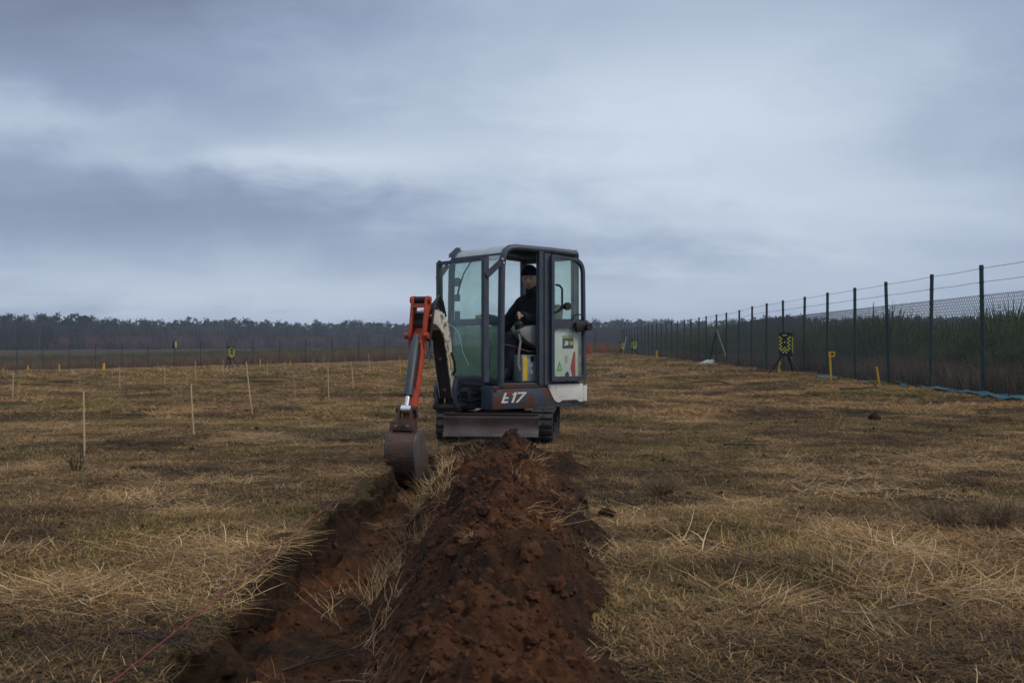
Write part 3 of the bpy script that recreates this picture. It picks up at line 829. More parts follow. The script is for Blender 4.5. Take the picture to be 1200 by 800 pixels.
def patch(x, y):
    # lens vignette painted as darker litter at both near corners, plus one dark patch
    vignette_and_patch = 0.42 * np.exp(-((x + 2.1) / 1.1) ** 2 - ((y - 3.3) / 0.9) ** 2) + 0.42 * np.exp(-((x - 1.9) / 1.1) ** 2 - ((y - 3.0) / 0.55) ** 2) + 0.25 * np.exp(-((x - 1.15) / 0.35) ** 2 - ((y - 5.0) / 0.6) ** 2)
    return 0.85 * fbm(x * 0.8, y * 1.15, 61, 5, 0.74) - vignette_and_patch
def mossy(x, y): return fbm(x * 0.8, y * 0.9, 71, 3, 0.6)
def keep_out(x, y):
    t = (trench_depth(x, y) > 0.05)
    h = (heap_z(x, y) > ground_z(x, y) + 0.004) | ((x > trench_left(y) - 0.07) & (x < 0.30 + 0.25 * fbm(y * 2, x * 2, 63, 2)) & (y < 9.75))
    m = (np.abs(x + 0.13) < 0.60) & (y > 10.55) & (y < 12.15) & ~((np.abs(x + 0.13) < 0.36))
    return t | h | m
def field_scatter(name, x, y, protos, kind, scale, label):
    ok = ~keep_out(x, y)
    x, y = x[ok], y[ok]
    z = ground_z(x, y) - 0.006
    n = len(x)
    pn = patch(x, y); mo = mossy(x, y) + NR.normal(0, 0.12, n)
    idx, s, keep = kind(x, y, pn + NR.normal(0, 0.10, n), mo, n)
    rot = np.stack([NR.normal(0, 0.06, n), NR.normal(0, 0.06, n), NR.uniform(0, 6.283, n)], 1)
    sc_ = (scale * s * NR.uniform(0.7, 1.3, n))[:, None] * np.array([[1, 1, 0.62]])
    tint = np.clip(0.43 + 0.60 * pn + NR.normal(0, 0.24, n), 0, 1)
    return scatter(name, np.stack([x, y, z], 1)[keep], rot[keep], sc_[keep], idx[keep], tint[keep], protos, label, 'grass')
def near_kind(x, y, pn, mo, n):
    r = NR.random(n)
    idx = np.where(r < 0.5, NR.randint(0, 4, n), NR.randint(4, 7, n))
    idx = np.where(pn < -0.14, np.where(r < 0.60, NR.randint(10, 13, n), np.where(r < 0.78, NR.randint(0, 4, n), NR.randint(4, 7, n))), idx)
    idx = np.where((pn > 0.22) & (r < 0.22), NR.randint(13, 16, n), idx)
    idx = np.where((mo > 0.16) & (r < 0.55), NR.randint(7, 10, n), idx)
    return idx, np.ones(n), np.ones(n, bool)
def far_kind(x, y, pn, mo, n):
    idx = NR.randint(0, 4, n)
    idx = np.where(pn < -0.04, NR.randint(6, 8, n), idx)
    idx = np.where(mo > 0.20, NR.randint(4, 6, n), idx)
    return idx, np.ones(n), NR.random(n) < np.clip(0.75 + pn, 0.3, 1)
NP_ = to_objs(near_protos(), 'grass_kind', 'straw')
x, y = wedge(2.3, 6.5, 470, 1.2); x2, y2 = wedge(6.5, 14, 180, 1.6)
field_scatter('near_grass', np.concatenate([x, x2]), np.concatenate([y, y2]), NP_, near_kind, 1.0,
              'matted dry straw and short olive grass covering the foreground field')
x, y = wedge(14, 32, 36, 2.0)
field_scatter('middle_grass', x, y, to_objs(coarse_protos(0.0075, 70, 1.2), 'middle_kind', 'straw'), far_kind, 1.0,
              'flattened dry grass covering the middle of the field')
x, y = wedge(32, 96, 5.5, 3.0)
field_scatter('far_grass', x, y, to_objs(coarse_protos(0.020, 60, 2.2), 'far_kind', 'straw'), far_kind, 1.0,
              'dry brown grass of the far field up to the back fence')
# clumps of long straw, where the photo shows them, and straw thrown over the spoil
def at_list(L):
    X, Y, S = [], [], []
    for px, py, n, spread, s in L:
        p = at(px, py)
        for k in range(n):
            X.append(p.x + rng.gauss(0, spread)); Y.append(p.y + rng.gauss(0, spread * 1.3)); S.append(s * rng.uniform(0.75, 1.25))
    return np.array(X), np.array(Y), np.array(S)
X, Y, S = at_list([(318, 685, 16, 0.06, 0.8), (285, 665, 8, 0.14, 0.7), (350, 628, 5, 0.10, 0.6), (395, 590, 4, 0.10, 0.6),
                   (1060, 690, 18, 0.14, 1.0), (1000, 705, 20, 0.16, 1.0), (1120, 680, 8, 0.12, 0.9), (880, 700, 12, 0.10, 0.9), (1040, 645, 10, 0.16, 0.8),
                   (720, 690, 7, 0.10, 0.9), (745, 660, 6, 0.14, 0.7), (240, 705, 4, 0.12, 0.7), (860, 560, 6, 0.3, 0.8), (770, 530, 6, 0.3, 0.8),
                   (620, 640, 0, 0.3, 0.7)])
okx = trench_depth(X, Y) < 0.03; X, Y, S = X[okx], Y[okx], S[okx]
hx = NR.uniform(-0.95, 0.55, 330); hy = 2.2 + 7.4 * NR.random(330) ** 1.1
left = (hx < -0.30)
kp = (fbm(hx * 2.4, hy * 1.3, 81, 3) + 0.22 * left > 0.16)
hx, hy = hx[kp], hy[kp]
cl = [(-0.52, 7.7, 30, 0.11), (-0.52, 7.0, 18, 0.10), (-0.52, 5.6, 5, 0.10), (-0.55, 4.6, 8, 0.10), (-0.62, 3.4, 12, 0.12), (0.42, 4.4, 10, 0.09), (-0.45, 8.6, 10, 0.12)]
for a, b, n_, s_ in cl:
    hx = np.concatenate([hx, NR.normal(a, s_, n_)]); hy = np.concatenate([hy, NR.normal(b, s_ * 1.8, n_)])
HX = np.concatenate([X, hx]); HY = np.concatenate([Y, hy]); HS = np.concatenate([S, NR.uniform(0.4, 0.85, len(hx))])
HZ = np.maximum(ground_z(HX, HY), heap_z(HX, HY)) - 0.004
e_ = 0.04
gx = (np.maximum(ground_z(HX + e_, HY), heap_z(HX + e_, HY)) - HZ) / e_
gy = (np.maximum(ground_z(HX, HY + e_), heap_z(HX, HY + e_)) - HZ) / e_
n = len(HX)
rot = np.stack([np.clip(np.arctan(gy), -.7, .7), np.clip(-np.arctan(gx), -.7, .7), NR.uniform(0, 6.283, n)], 1)
scatter('loose_straw', np.stack([HX, HY, HZ], 1), rot, HS[:, None] * np.ones((1, 3)), np.where(NR.random(n) < 0.45, NR.randint(13, 16, n), NR.randint(0, 4, n)),
        np.clip(NR.normal(0.5, 0.2, n), 0, 1), to_objs(near_protos(), 'straw_kind', 'straw'), 'loose straw and torn grass lying on the spoil and trench edge', 'straw')

# soil crumbs on the ridge, in the trench and at their feet
def clod(seed, mat, r=1.0):
    bm = bmesh.new(); bmesh.ops.create_icosphere(bm, subdivisions=2, radius=r)
    rr = random.Random(seed); o = Vector((rr.random() * 50, rr.random() * 50, rr.random() * 50))
    from mathutils import noise as mn
    for v in bm.verts:
        v.co *= 1 + 0.55 * mn.noise(v.co * 1.3 + o) + 0.25 * mn.noise(v.co * 3.1 + o)
        v.co.z *= 0.72
    me = bpy.data.meshes.new('clod'); bm.to_mesh(me); bm.free()
    me.materials.append(MATS[mat])
    return bpy.data.objects.new('clod_kind_%02d' % seed, me)
n = 20000
x = np.clip(NR.normal(-0.2, 0.42, n), -1.12, 0.8); y = 2.0 + 7.75 * NR.random(n)
h = heap_z(x, y); g = ground_z(x, y)
on = (h > g + 0.01) | (trench_depth(x, y) > 0.6) | (NR.random(n) < 0.16)
x, y = x[on], y[on]; z = np.maximum(heap_z(x, y), ground_z(x, y)); n = len(x)
s = np.clip(0.0036 * np.exp(NR.normal(0.2, 0.62, n)), 0.0022, 0.032)
dark = (fbm(x * 3, y * 3, 91, 3) + 0.5 * ss(y, 8.4, 9.2) + 0.3 * ss(x, 0.25, 0.5) > 0.34)
big_ = NR.random(n) < 0.018
s = np.where(big_ & (heap_z(x, y) > ground_z(x, y) + 0.03), 0.012 + 0.028 * NR.random(n) ** 2, s)
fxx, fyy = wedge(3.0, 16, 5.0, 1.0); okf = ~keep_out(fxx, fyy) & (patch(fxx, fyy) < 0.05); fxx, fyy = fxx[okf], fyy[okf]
x = np.concatenate([x, fxx]); y = np.concatenate([y, fyy]); z = np.concatenate([z, ground_z(fxx, fyy)])
s = np.concatenate([s, 0.006 + 0.022 * NR.random(len(fxx)) ** 2]); dark = np.concatenate([dark, np.ones(len(fxx), bool)]); n = len(x)
scatter('soil_crumbs', np.stack([x, y, z + s * 0.25], 1), NR.uniform(0, 6.283, (n, 3)), s[:, None] * np.ones((1, 3)), np.where(dark, NR.randint(0, 3, n), NR.randint(3, 6, n)),
        np.full(n, 0.5), [clod(i, 'clod_dark' if i < 3 else 'clod_red') for i in range(6)], 'loose crumbs of soil scattered over the spoil ridge and trench', 'soil')

# ------------------------------------------------------------------ scrub beyond the fences and the far wood
BROOM = [(0.050, 0.070, 0.019), (0.070, 0.092, 0.024), (0.034, 0.050, 0.016), (0.088, 0.100, 0.030), (0.055, 0.060, 0.022)]
DEAD = [(0.13, 0.088, 0.058), (0.095, 0.064, 0.045), (0.17, 0.115, 0.075), (0.22, 0.16, 0.10)]
HEATH = [(0.15, 0.088, 0.056), (0.105, 0.064, 0.044), (0.20, 0.12, 0.072), (0.25, 0.16, 0.09)]
def broom(seed, n=640, gain=1.0):
    r = random.Random(seed)
    vs, fs, cs = [], [], []
    for _ in range(n):
        a = r.uniform(0, 6.283); rr = 0.75 * math.sqrt(r.random())
        z = r.uniform(0.10, 0.85) * (1.05 - 0.55 * (rr / 0.75) ** 2)
        p = Vector((rr * math.cos(a), rr * math.sin(a), z)); o = len(vs)
        h = a + r.gauss(0, 0.6); th = r.uniform(0.0, 0.9); l = r.uniform(0.12, 0.36); w = r.uniform(0.006, 0.012)
        c = Vector(r.choice(BROOM)) * r.uniform(0.7, 1.3) * gain
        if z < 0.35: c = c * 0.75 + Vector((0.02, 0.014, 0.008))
        fa = r.uniform(0, 6.283); sd_ = Vector((math.cos(fa), math.sin(fa), 0))
        for k in range(3):
            ww = w * (1 - 0.42 * k)
            vs += [p - sd_ * ww, p + sd_ * ww]; cs += [c, c]
            p = p + Vector((math.sin(th) * math.cos(h), math.sin(th) * math.sin(h), math.cos(th))) * l / 2
            th *= 0.6
        fs += [(o, o + 1, o + 3, o + 2), (o + 2, o + 3, o + 5, o + 4)]
    for _ in range(46):
        a = r.uniform(0, 6.283); p = Vector((r.gauss(0, .12), r.gauss(0, .12), 0)); q = Vector((0.5 * math.cos(a), 0.5 * math.sin(a), r.uniform(0.4, 0.9))); o = len(vs)
        sd_ = Vector((-math.sin(a), math.cos(a), 0)) * 0.010
        vs += [p - sd_, p + sd_, q + sd_ * 0.4, q - sd_ * 0.4]; cs += [(0.05, 0.038, 0.028)] * 4; fs.append((o, o + 1, o + 2, o + 3))
    return vs, fs, cs
def heath(seed, cols, n=150, h=0.5):
    r = random.Random(seed)
    return blades(r, n, (0.25 * h, 1.0 * h), (0.008, 0.020), (0.0, 0.6), 0.45, cols, 0.5, 2)
def rough_scatter(name, x, y, protos, smin, smax, label, cat, zsc=(0.85, 1.2), lump=0.0):
    n = len(x); s = NR.uniform(smin, smax, n) * (1 + lump * (fbm(x * 0.45, y * 0.45, 98, 3) + 0.25)); z = ground_z(x, y) - 0.03
    sc3 = np.stack([s, s, s * NR.uniform(zsc[0], zsc[1], n)], 1)
    return scatter(name, np.stack([x, y, z], 1), np.stack([np.zeros(n), np.zeros(n), NR.uniform(0, 6.28, n)], 1), sc3,
                   NR.randint(0, len(protos), n), np.clip(NR.normal(.5, .22, n), 0, 1), protos, label, cat)
fx = lambda y: 526 * 18.8 / FPX + 26 * y / FPX
y = 13 + 92 * NR.random(1900) ** 1.25
off = 2.1 + 12 * NR.random(1900) ** 1.4
edge = 0.7 * fbm(y * 0.35, y * 0, 95, 3)
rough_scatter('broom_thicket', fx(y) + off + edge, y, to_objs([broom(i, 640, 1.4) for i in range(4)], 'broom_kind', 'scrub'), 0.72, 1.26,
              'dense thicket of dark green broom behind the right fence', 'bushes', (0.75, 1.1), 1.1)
y = 12 + 86 * NR.random(1700) ** 1.5; off = 0.35 + 2.2 * NR.random(1700) ** 1.3
rough_scatter('dead_grass_verge', fx(y) + off, y, to_objs([heath(i, DEAD, 130, 0.6) for i in range(3)], 'verge_kind', 'scrub'), 0.6, 1.15,
              'dead brown grass and bramble at the foot of the broom', 'grass')
u = NR.uniform(-0.62, 0.20, 2600); y = 97.5 + 115 * NR.random(2600) ** 1.2
rough_scatter('heath', u * y, y, to_objs([heath(10 + i, HEATH, 110, 0.8) for i in range(3)], 'heath_kind', 'scrub'), 0.9, 1.7,
              'brown heather and dead grass beyond the back fence', 'heath')
u = NR.uniform(-0.75, 0.22, 1500); yc = np.where(u < -0.13, 140 + (u + 0.5) * 162, 200 + (u + 0.13) * 60)
y = yc + NR.uniform(0, 26, 1500)
rough_scatter('far_broom', u * y, y, to_objs([broom(20 + i, 190, 1.7) for i in range(3)], 'far_broom_kind', 'scrub'), 1.2, 1.9,
              'low band of green broom below the far wood', 'bushes', (0.7, 1.0))
def card_tree(seed, kind):
    r = random.Random(seed); vs, fs, cs, mi = [], [], [], []
    def limb(a, b, w0, w1, c):
        a = Vector(a); b = Vector(b); d = (b - a).normalized(); u_ = d.orthogonal().normalized(); v_ = d.cross(u_); o = len(vs)
        for q, w in ((a, w0), (b, w1)):
            for k in range(3):
                t = 2.094 * k; vs.append(q + (u_ * math.cos(t) + v_ * math.sin(t)) * w); cs.append(c)
        for k in range(3): fs.append((o + k, o + (k + 1) % 3, o + 3 + (k + 1) % 3, o + 3 + k))
    def leaf(p, s, c):
        n_ = Vector((r.gauss(0, 1), r.gauss(0, 1), r.gauss(0.3, 0.8))).normalized(); u_ = n_.orthogonal().normalized(); v_ = n_.cross(u_); o = len(vs)
        for a_, b_ in ((-1, -.6), (.9, -.8), (1.1, .7), (-.5, 1)):
            vs.append(p + (u_ * a_ + v_ * b_) * s * r.uniform(.7, 1.2)); cs.append(c)
        fs.append((o, o + 1, o + 2, o + 3))
    if kind == 'pine':
        H = 12; bk = (0.10, 0.066, 0.05)
        limb((0, 0, 0), (r.gauss(0, .2), r.gauss(0, .2), H * 0.92), .17, .05, bk)
        for k in range(15):
            z = r.uniform(0.45, 0.97) * H; R = 2.3 * (1.05 - z / H) ** 0.55 + 0.25; a = r.uniform(0, 6.283); rr = R * r.uniform(.2, .9)
            c0 = Vector((rr * math.cos(a), rr * math.sin(a), z)); limb((0, 0, z - .5), c0, .05, .02, bk)
            for q in range(15):
                leaf(c0 + Vector((r.gauss(0, .5), r.gauss(0, .5), r.gauss(0, .28))), r.uniform(.12, .30), Vector((0.022, 0.036, 0.022)) * r.uniform(.6, 1.5))
    elif kind == 'spruce':
        H = 11
        limb((0, 0, 0), (0, 0, H * .97), .13, .03, (0.07, 0.05, 0.04))
        for k in range(230):
            t = r.random() ** 0.8; z = (0.12 + 0.87 * t) * H; R = 1.9 * (1 - t) + .12; a = r.uniform(0, 6.283); rr = R * r.uniform(.35, 1)
            leaf(Vector((rr * math.cos(a), rr * math.sin(a), z - .2 * rr)), r.uniform(.14, .32), Vector((0.022, 0.034, 0.024)) * r.uniform(.6, 1.4))
    else:
        H = r.uniform(9.5, 12); bk = r.choice([(0.10, 0.088, 0.085), (0.20, 0.19, 0.18), (0.075, 0.062, 0.060)])
        tw = r.choice([(0.090, 0.068, 0.068), (0.105, 0.072, 0.068), (0.080, 0.068, 0.070)])
        def grow(p, d, l, w, lev):
            q = p + d * l; limb(p, q, w, w * .62, bk if lev < 2 else tw)
            if lev >= 4: return
            for k in range(3 if lev else 7):
                t = r.uniform(.35, 1) if lev else r.uniform(.4, 1)
                dd = (d + Vector((r.gauss(0, .45), r.gauss(0, .45), r.uniform(-.05, .45)))).normalized()
                grow(p + d * l * t, dd, l * (r.uniform(.42, .62) if lev else r.uniform(.28, .42)), max(w * .5, .045), lev + 1)
        grow(Vector((0, 0, 0)), Vector((r.gauss(0, .03), r.gauss(0, .03), 1)).normalized(), H * .68, .12, 0)
    return vs, fs, cs
KINDS = ['pine', 'pine', 'pine', 'spruce', 'bare', 'bare', 'bare', 'bare', 'bare']
TP = to_objs([card_tree(100 + i, k) for i, k in enumerate(KINDS)], 'tree_kind', 'needles')
n = 6800
px = NR.uniform(-420, 1620, n)
yf = np.interp(px, [-420, 0, 450, 700, 950, 1200, 1620], [330, 365, 515, 500, 430, 395, 360])
dep = NR.random(n)
y = yf + dep * 85; x = (px - 600) / FPX * y
pinez = fbm(x * 0.02, y * 0.02, 97, 3) + NR.normal(0, 0.22, n)
idx = np.where(pinez > 0.10, NR.randint(0, 4, n), NR.randint(4, 9, n))
s = (NR.uniform(0.78, 1.16, n) + 0.22 * fbm(x * 0.06, y * 0.03, 99, 2)) * np.where((idx == 3), 0.85, 1.0)
scatter('far_wood', np.stack([x, y, base_terrain(x, y) - 0.2], 1), np.stack([NR.normal(0, .03, n), NR.normal(0, .03, n), NR.uniform(0, 6.28, n)], 1),
        s[:, None] * np.array([[1.1, 1.1, 1.0]]), idx, np.clip(NR.normal(.5, .2, n), 0, 1), TP, 'distant mixed wood of pines and bare trees along the horizon', 'wood')
# young reddish birch scrub standing before the wood
def sapling(seed, cols, H):
    r = random.Random(seed); vs, fs, cs = [], [], []
    for _ in range(90):
        p = Vector((r.gauss(0, 1.0), r.gauss(0, 1.0), r.uniform(0, .3) * H)); a = r.uniform(0, 6.28); o = len(vs); w = r.uniform(.04, .11)
        q = p + Vector((r.gauss(0, .5), r.gauss(0, .5), r.uniform(.35, .75) * H)); sd_ = Vector((math.cos(a), math.sin(a), 0)) * w
        c = Vector(r.choice(cols)) * r.uniform(.7, 1.3)
        vs += [p - sd_, p + sd_, q + sd_ * .4, q - sd_ * .4]; cs += [c] * 4; fs.append((o, o + 1, o + 2, o + 3))
    return vs, fs, cs
BIRCH = [(0.125, 0.062, 0.066), (0.10, 0.056, 0.060), (0.15, 0.076, 0.074)]
GREY = [(0.062, 0.050, 0.048), (0.046, 0.039, 0.040), (0.036, 0.038, 0.030)]
n = 5200; px = NR.uniform(-420, 1620, n)
yf = np.interp(px, [-420, 0, 450, 700, 950, 1200, 1620], [330, 365, 515, 500, 430, 395, 360]) - NR.uniform(2, 50, n)
red = ((px > 60) & (px < 480) & (NR.random(n) < 0.85)) | (NR.random(n) < 0.10)
x = (px - 600) / FPX * yf
rough = to_objs([sapling(i, BIRCH if i < 3 else GREY, 5.0 if i < 3 else 8.5) for i in range(6)], 'sapling_kind', 'scrub')
s = NR.uniform(0.75, 1.25, n)
scatter('wood_undergrowth', np.stack([x, yf, base_terrain(x, yf) - .2], 1), np.stack([np.zeros(n), np.zeros(n), NR.uniform(0, 6.28, n)], 1), s[:, None] * np.array([[1.3, 1.3, 1]]),
        np.where(red, NR.randint(0, 3, n), NR.randint(3, 6, n)), np.clip(NR.normal(.5, .2, n), 0, 1), rough, 'reddish young birch undergrowth before the far wood', 'undergrowth')

# ------------------------------------------------------------------ the mini excavator
EX = Vector((-0.12, 11.40, 0.0))
PHI = rad(50)                                   # how far the cab is slewed to the photo's left of the camera
ex = empty('mini_excavator', EX, rad(270) - PHI)
tag(ex, 'small rusty navy and white tracked excavator with red dipper arm digging a trench', 'excavator')
def arc(c, r, a0, a1, n, plane='xz', w=0.0):
    out = []
    for k in range(n + 1):
        a = rad(a0 + (a1 - a0) * k / n)
        p = (c[0] + r * math.cos(a), c[1] + r * math.sin(a))
        out.append((p[0], w, p[1]) if plane == 'xz' else (p[0], p[1], w))
    return out
YL, YR = 0.49, -0.42
# undercarriage: parts share the excavator's frame, turned so the tracks point at the camera
UX = Matrix.Rotation(PHI - rad(6), 4, 'Z')
def track(side):
    yc = side * 0.515
    w = 0.115
    R = 0.165; zc = 0.19; hl = 0.56
    def path(r, n=12):
        pts = []
        for k in range(n + 1):
            a = -math.pi / 2 + math.pi * k / n
            pts.append((hl + r * math.cos(a), zc + r * math.sin(a)))
        for k in range(n + 1):
            a = math.pi / 2 + math.pi * k / n
            pts.append((-hl + r * math.cos(a), zc + r * math.sin(a)))
        return pts
    m = MB(UX)
    m.ring(path(R), path(R - 0.028), yc - w, yc + w)
    # lugs
    per = 2 * math.pi * R + 4 * hl
    n = 42
    for k in range(n):
        s = per * k / n
        if s < 2 * hl: p = (-hl + s, zc - R); a = -math.pi / 2
        elif s < 2 * hl + math.pi * R:
            a = -math.pi / 2 + (s - 2 * hl) / R; p = (hl + R * math.cos(a), zc + R * math.sin(a))
        elif s < 4 * hl + math.pi * R: p = (hl - (s - 2 * hl - math.pi * R), zc + R); a = math.pi / 2
        else:
            a = math.pi / 2 + (s - 4 * hl - math.pi * R) / R; p = (-hl + R * math.cos(a), zc + R * math.sin(a))
        for h in (-1, 1):
            m.box((p[0] + 0.009 * math.cos(a), yc + h * 0.058 , p[1] + 0.009 * math.sin(a)), (0.026, 0.104, 0.046), (0, -a, 0), 0.004)
            
    t = m.build('rubber_track', 'rubber', ex, ang=30)
    f = MB(UX); f.box((0, yc, zc), (1.02, 0.10, 0.13), None, 0.01)
    f.build('track_frame', 'navy', t)
    for xx, rr, nm in ((hl, 0.125, 'idler_wheel'), (-hl, 0.13, 'drive_sprocket')):
        q = MB(UX); q.cyl((xx, yc - 0.06, zc), (xx, yc + 0.06, zc), rr, 20); q.cyl((xx, yc - 0.085, zc), (xx, yc + 0.085, zc), 0.05, 12)
        if nm == 'drive_sprocket':
            for k in range(12):
                a = 2 * math.pi * k / 12
                q.box((xx + rr * math.cos(a), yc, zc + rr * math.sin(a)), (0.03, 0.04, 0.03), (0, -a, 0))
        q.build(nm, 'black', t)
    for xx in (-0.3, -0.05, 0.2, 0.40):
        q = MB(UX); q.cyl((xx, yc - 0.07, 0.095), (xx, yc + 0.07, 0.095), 0.045, 12); q.build('roller', 'black', t)
    return t
track(1); track(-1)
m = MB(UX); m.box((0, 0, 0.24), (0.62, 0.82, 0.12), None, 0.02); m.box((0.0, 0, 0.30), (0.5, 0.5, 0.06), None, 0.02)
m.build('undercarriage', 'navy', ex)
m = MB(); m.cyl((0, 0, 0.30), (0, 0, 0.37), 0.23, 28); m.build('slew_ring', 'black', ex)
# dozer blade: curved mouldboard with a bright wear edge
m = MB(UX)
prof = [(0.975, 0.335), (0.990, 0.30), (0.972, 0.24), (0.972, 0.19), (0.990, 0.150), (1.012, 0.135)]
m.prism(prof + [(x_ - 0.020, z_) for x_, z_ in prof[::-1]], -0.50, 0.50)
bl = m.build('dozer_blade', 'blade_steel', ex)
m = MB(UX); m.prism([(1.013, 0.140), (1.024, 0.105), (1.006, 0.105), (0.994, 0.140)], -0.502, 0.502); m.build('cutting_edge', 'blade_edge', bl)
m = MB(UX); m.box((0.983, 0, 0.338), (0.03, 1.0, 0.016), None, 0.003); m.build('top_rail', 'rust_steel', bl)
for s in (-1, 1):
    m = MB(UX); m.bar((0.97, s * 0.25, 0.22), (0.35, s * 0.24, 0.24), 0.05, 0.08); m.build('blade_arm', 'navy', ex)
# upper body
body = rounded([(0.54, 0.50), (0.54, 0.30), (0.36, 0.27), (0.36, -0.48), (-0.70, -0.50), (-0.90, -0.36), (-0.93, 0.0), (-0.905, 0.40), (-0.86, 0.50)],
               [0.03, 0.02, 0.03, 0.05, 0.08, 0.12, 0.2, 0.05, 0.05], 4)
m = MB(); m.prism(body, 0.362, 0.615, 'z', 0.008); hb = m.build('lower_body', 'navy_rust', ex)
m = MB(); m.box((-0.18, 0.04, 0.629), (1.16, 0.90, 0.024), None, 0.005); m.build('cab_floor', 'navy_rust', ex)
m = MB()
m.bar((0.54, 0.505, 0.608), (-0.86, 0.505, 0.608), 0.012, 0.03); m.build('sill_lip', 'rust_steel', hb)
for xx, zz in ((0.50, 0.57), (-0.66, 0.405)):
    m = MB(); m.cyl((xx, 0.498, zz), (xx, 0.508, zz), 0.017, 14); m.cyl((xx, 0.505, zz), (xx, 0.513, zz), 0.008, 6); m.build('bolt', 'black', hb)
# white side cover cut into the body, with its hand hole
m = MB()
cov = rounded([(-0.25, 0.617), (-0.27, 0.565), (-0.36, 0.425), (-0.43, 0.405), (-0.47, 0.432), (-0.71, 0.432), (-0.74, 0.405), (-0.80, 0.405), (-0.80, 0.617)], [0, .02, .05, .02, .02, .02, .02, 0, 0], 4)
m.prism(cov, 0.4995, 0.512, bev=0.003); wc = m.build('side_cover', 'white_paint', ex)
m = MB(); m.prism([(-0.803, 0.617), (-0.803, 0.412), (-0.866, 0.412), (-0.866, 0.617)], 0.4995, 0.511, bev=0.003); m.build('corner_cover', 'white_paint', ex)
m = MB(); m.prism(rounded([(-0.44, 0.430), (-0.72, 0.430), (-0.735, 0.405), (-0.425, 0.405)], 0.01), 0.499, 0.506); m.build('hand_hole', 'rust_steel', wc)
# lettering E17 (slanted strokes), on the side of the body
def lettering():
    x0, z0, h, W = 0.425, 0.432, 0.112, 0.325
    def P(u, v):                                     # u along the word 0..1, v height 0..1, slanted
        return (x0 - (u * W + v * 0.052), z0 + v * h)
    def stroke(pts, mat, nm):
        q = MB(); q.prism([P(u, v) for u, v in pts], 0.5005, 0.5035); return q.build(nm, mat, hb, smooth=False)
    # E: lower and middle bars, stem; its top bar is partly red
    stroke([(0.02, 0), (0.30, 0), (0.30, 0.17), (0.115, 0.17), (0.115, 0.40), (0.27, 0.40), (0.27, 0.56), (0.115, 0.56), (0.115, 0.98), (0.02, 0.98)], 'letterwhite', 'letter')
    stroke([(0.17, 0.78), (0.40, 0.78), (0.40, 1.0), (0.17, 1.0)], 'stickerred', 'letter_bar')
    stroke([(0.46, 0), (0.56, 0), (0.56, 1.0), (0.47, 1.0), (0.39, 0.86), (0.39, 0.70), (0.46, 0.76)], 'letterwhite', 'numeral')
    stroke([(0.60, 0.82), (0.86, 0.82), (0.64, 0.0), (0.755, 0.0), (0.99, 0.88), (0.98, 1.0), (0.60, 1.0)], 'letterwhite', 'numeral')
lettering()
# boom mount and hydraulics under the windscreen
m = MB(); m.box((0.46, -0.05, 0.46), (0.22, 0.34, 0.20), None, 0.015); m.box((0.60, 0.0, 0.40), (0.22, 0.20, 0.045), None, 0.01); m.box((0.60, 0.0, 0.56), (0.22, 0.20, 0.045), None, 0.01)
m.build('boom_mount', 'navy', ex)
m = MB(); m.bar((0.46, 0.285, 0.37), (0.46, 0.285, 0.63), 0.03, 0.03); m.bar((0.46, 0.29, 0.635), (0.46, -0.40, 0.635), 0.05, 0.035); m.bar((0.50, -0.12, 0.37), (0.50, -0.12, 0.63), 0.035, 0.035); m.build('front_rail', 'navy', ex)
for k, (ya, zb) in enumerate(((0.20, 0.50), (0.15, 0.47), (0.24, 0.44), (0.10, 0.53))):
    m = MB(); m.tube([(0.40, ya, zb), (0.48, ya - 0.02, zb + 0.03), (0.56, ya - 0.10, zb), (0.66, 0.05, zb + 0.04)], 0.012, 7); m.build('hydraulic_hose', 'black', ex)
m = MB(); m.cyl((0.43, 0.16, 0.47), (0.50, 0.16, 0.47), 0.03, 12); m.cyl((0.43, 0.22, 0.42), (0.49, 0.22, 0.42), 0.02, 10); m.build('valve_fitting', 'rust_steel', ex)
# ---- cab
m = MB()
for yy in (YL, YR):
    m.tube([(0.415, yy, 0.61), (0.405, yy, 1.50)] + [(x_, yy, z_) for x_, _, z_ in [(0.398, 0, 1.90), (0.385, 0, 2.00), (0.35, 0, 2.075), (0.29, 0, 2.112), (0.20, 0, 2.125)]] + [(-0.30, yy, 2.122), (-0.715, yy, 2.105)], 0.038, 12)
cf = m.build('cab_frame', 'navy', ex)
for yy in (YL - 0.01, YR):
    m = MB(); m.bar((-0.70, yy, 0.62), (-0.70, yy, 2.09), 0.055, 0.06, (1, 0, 0), 0.008); m.build('rear_pillar', 'navy', cf)
m = MB(); m.bar((-0.148, YL + 0.005, 0.62), (-0.148, YL + 0.005, 2.10), 0.055, 0.05, (1, 0, 0), 0.006); m.build('door_post', 'navy', cf)
m = MB(); m.bar((-0.228, YL + 0.018, 0.62), (-0.228, YL + 0.018, 2.08), 0.05, 0.075, (1, 0, 0), 0.006); m.build('door_post', 'navy', cf)
for nm, a, b, w, h in (('front_top_bar', (0.372, YR, 2.035), (0.372, YL, 2.035), 0.04, 0.05), ('rear_top_bar', (-0.70, YR, 2.07), (-0.70, YL, 2.07), 0.05, 0.06),
                       ('front_cross_bar', (0.405, YR, 1.315), (0.405, YL, 1.315), 0.045, 0.075), ('rear_cross_bar', (-0.70, YR, 1.30), (-0.70, YL, 1.30), 0.05, 0.07),
                       ('front_sill', (0.415, YR, 0.665), (0.415, YL, 0.665), 0.05, 0.06), ('right_rail', (0.41, YR, 1.02), (-0.70, YR, 1.02), 0.04, 0.06)):
    m = MB(); m.bar(a, b, w, h, bev=0.006); m.build(nm, 'navy', cf)
m = MB(); m.box((-0.145, YR, 0.82), (1.06, 0.02, 0.36), None, 0.004); m.build('right_panel', 'navy', ex)
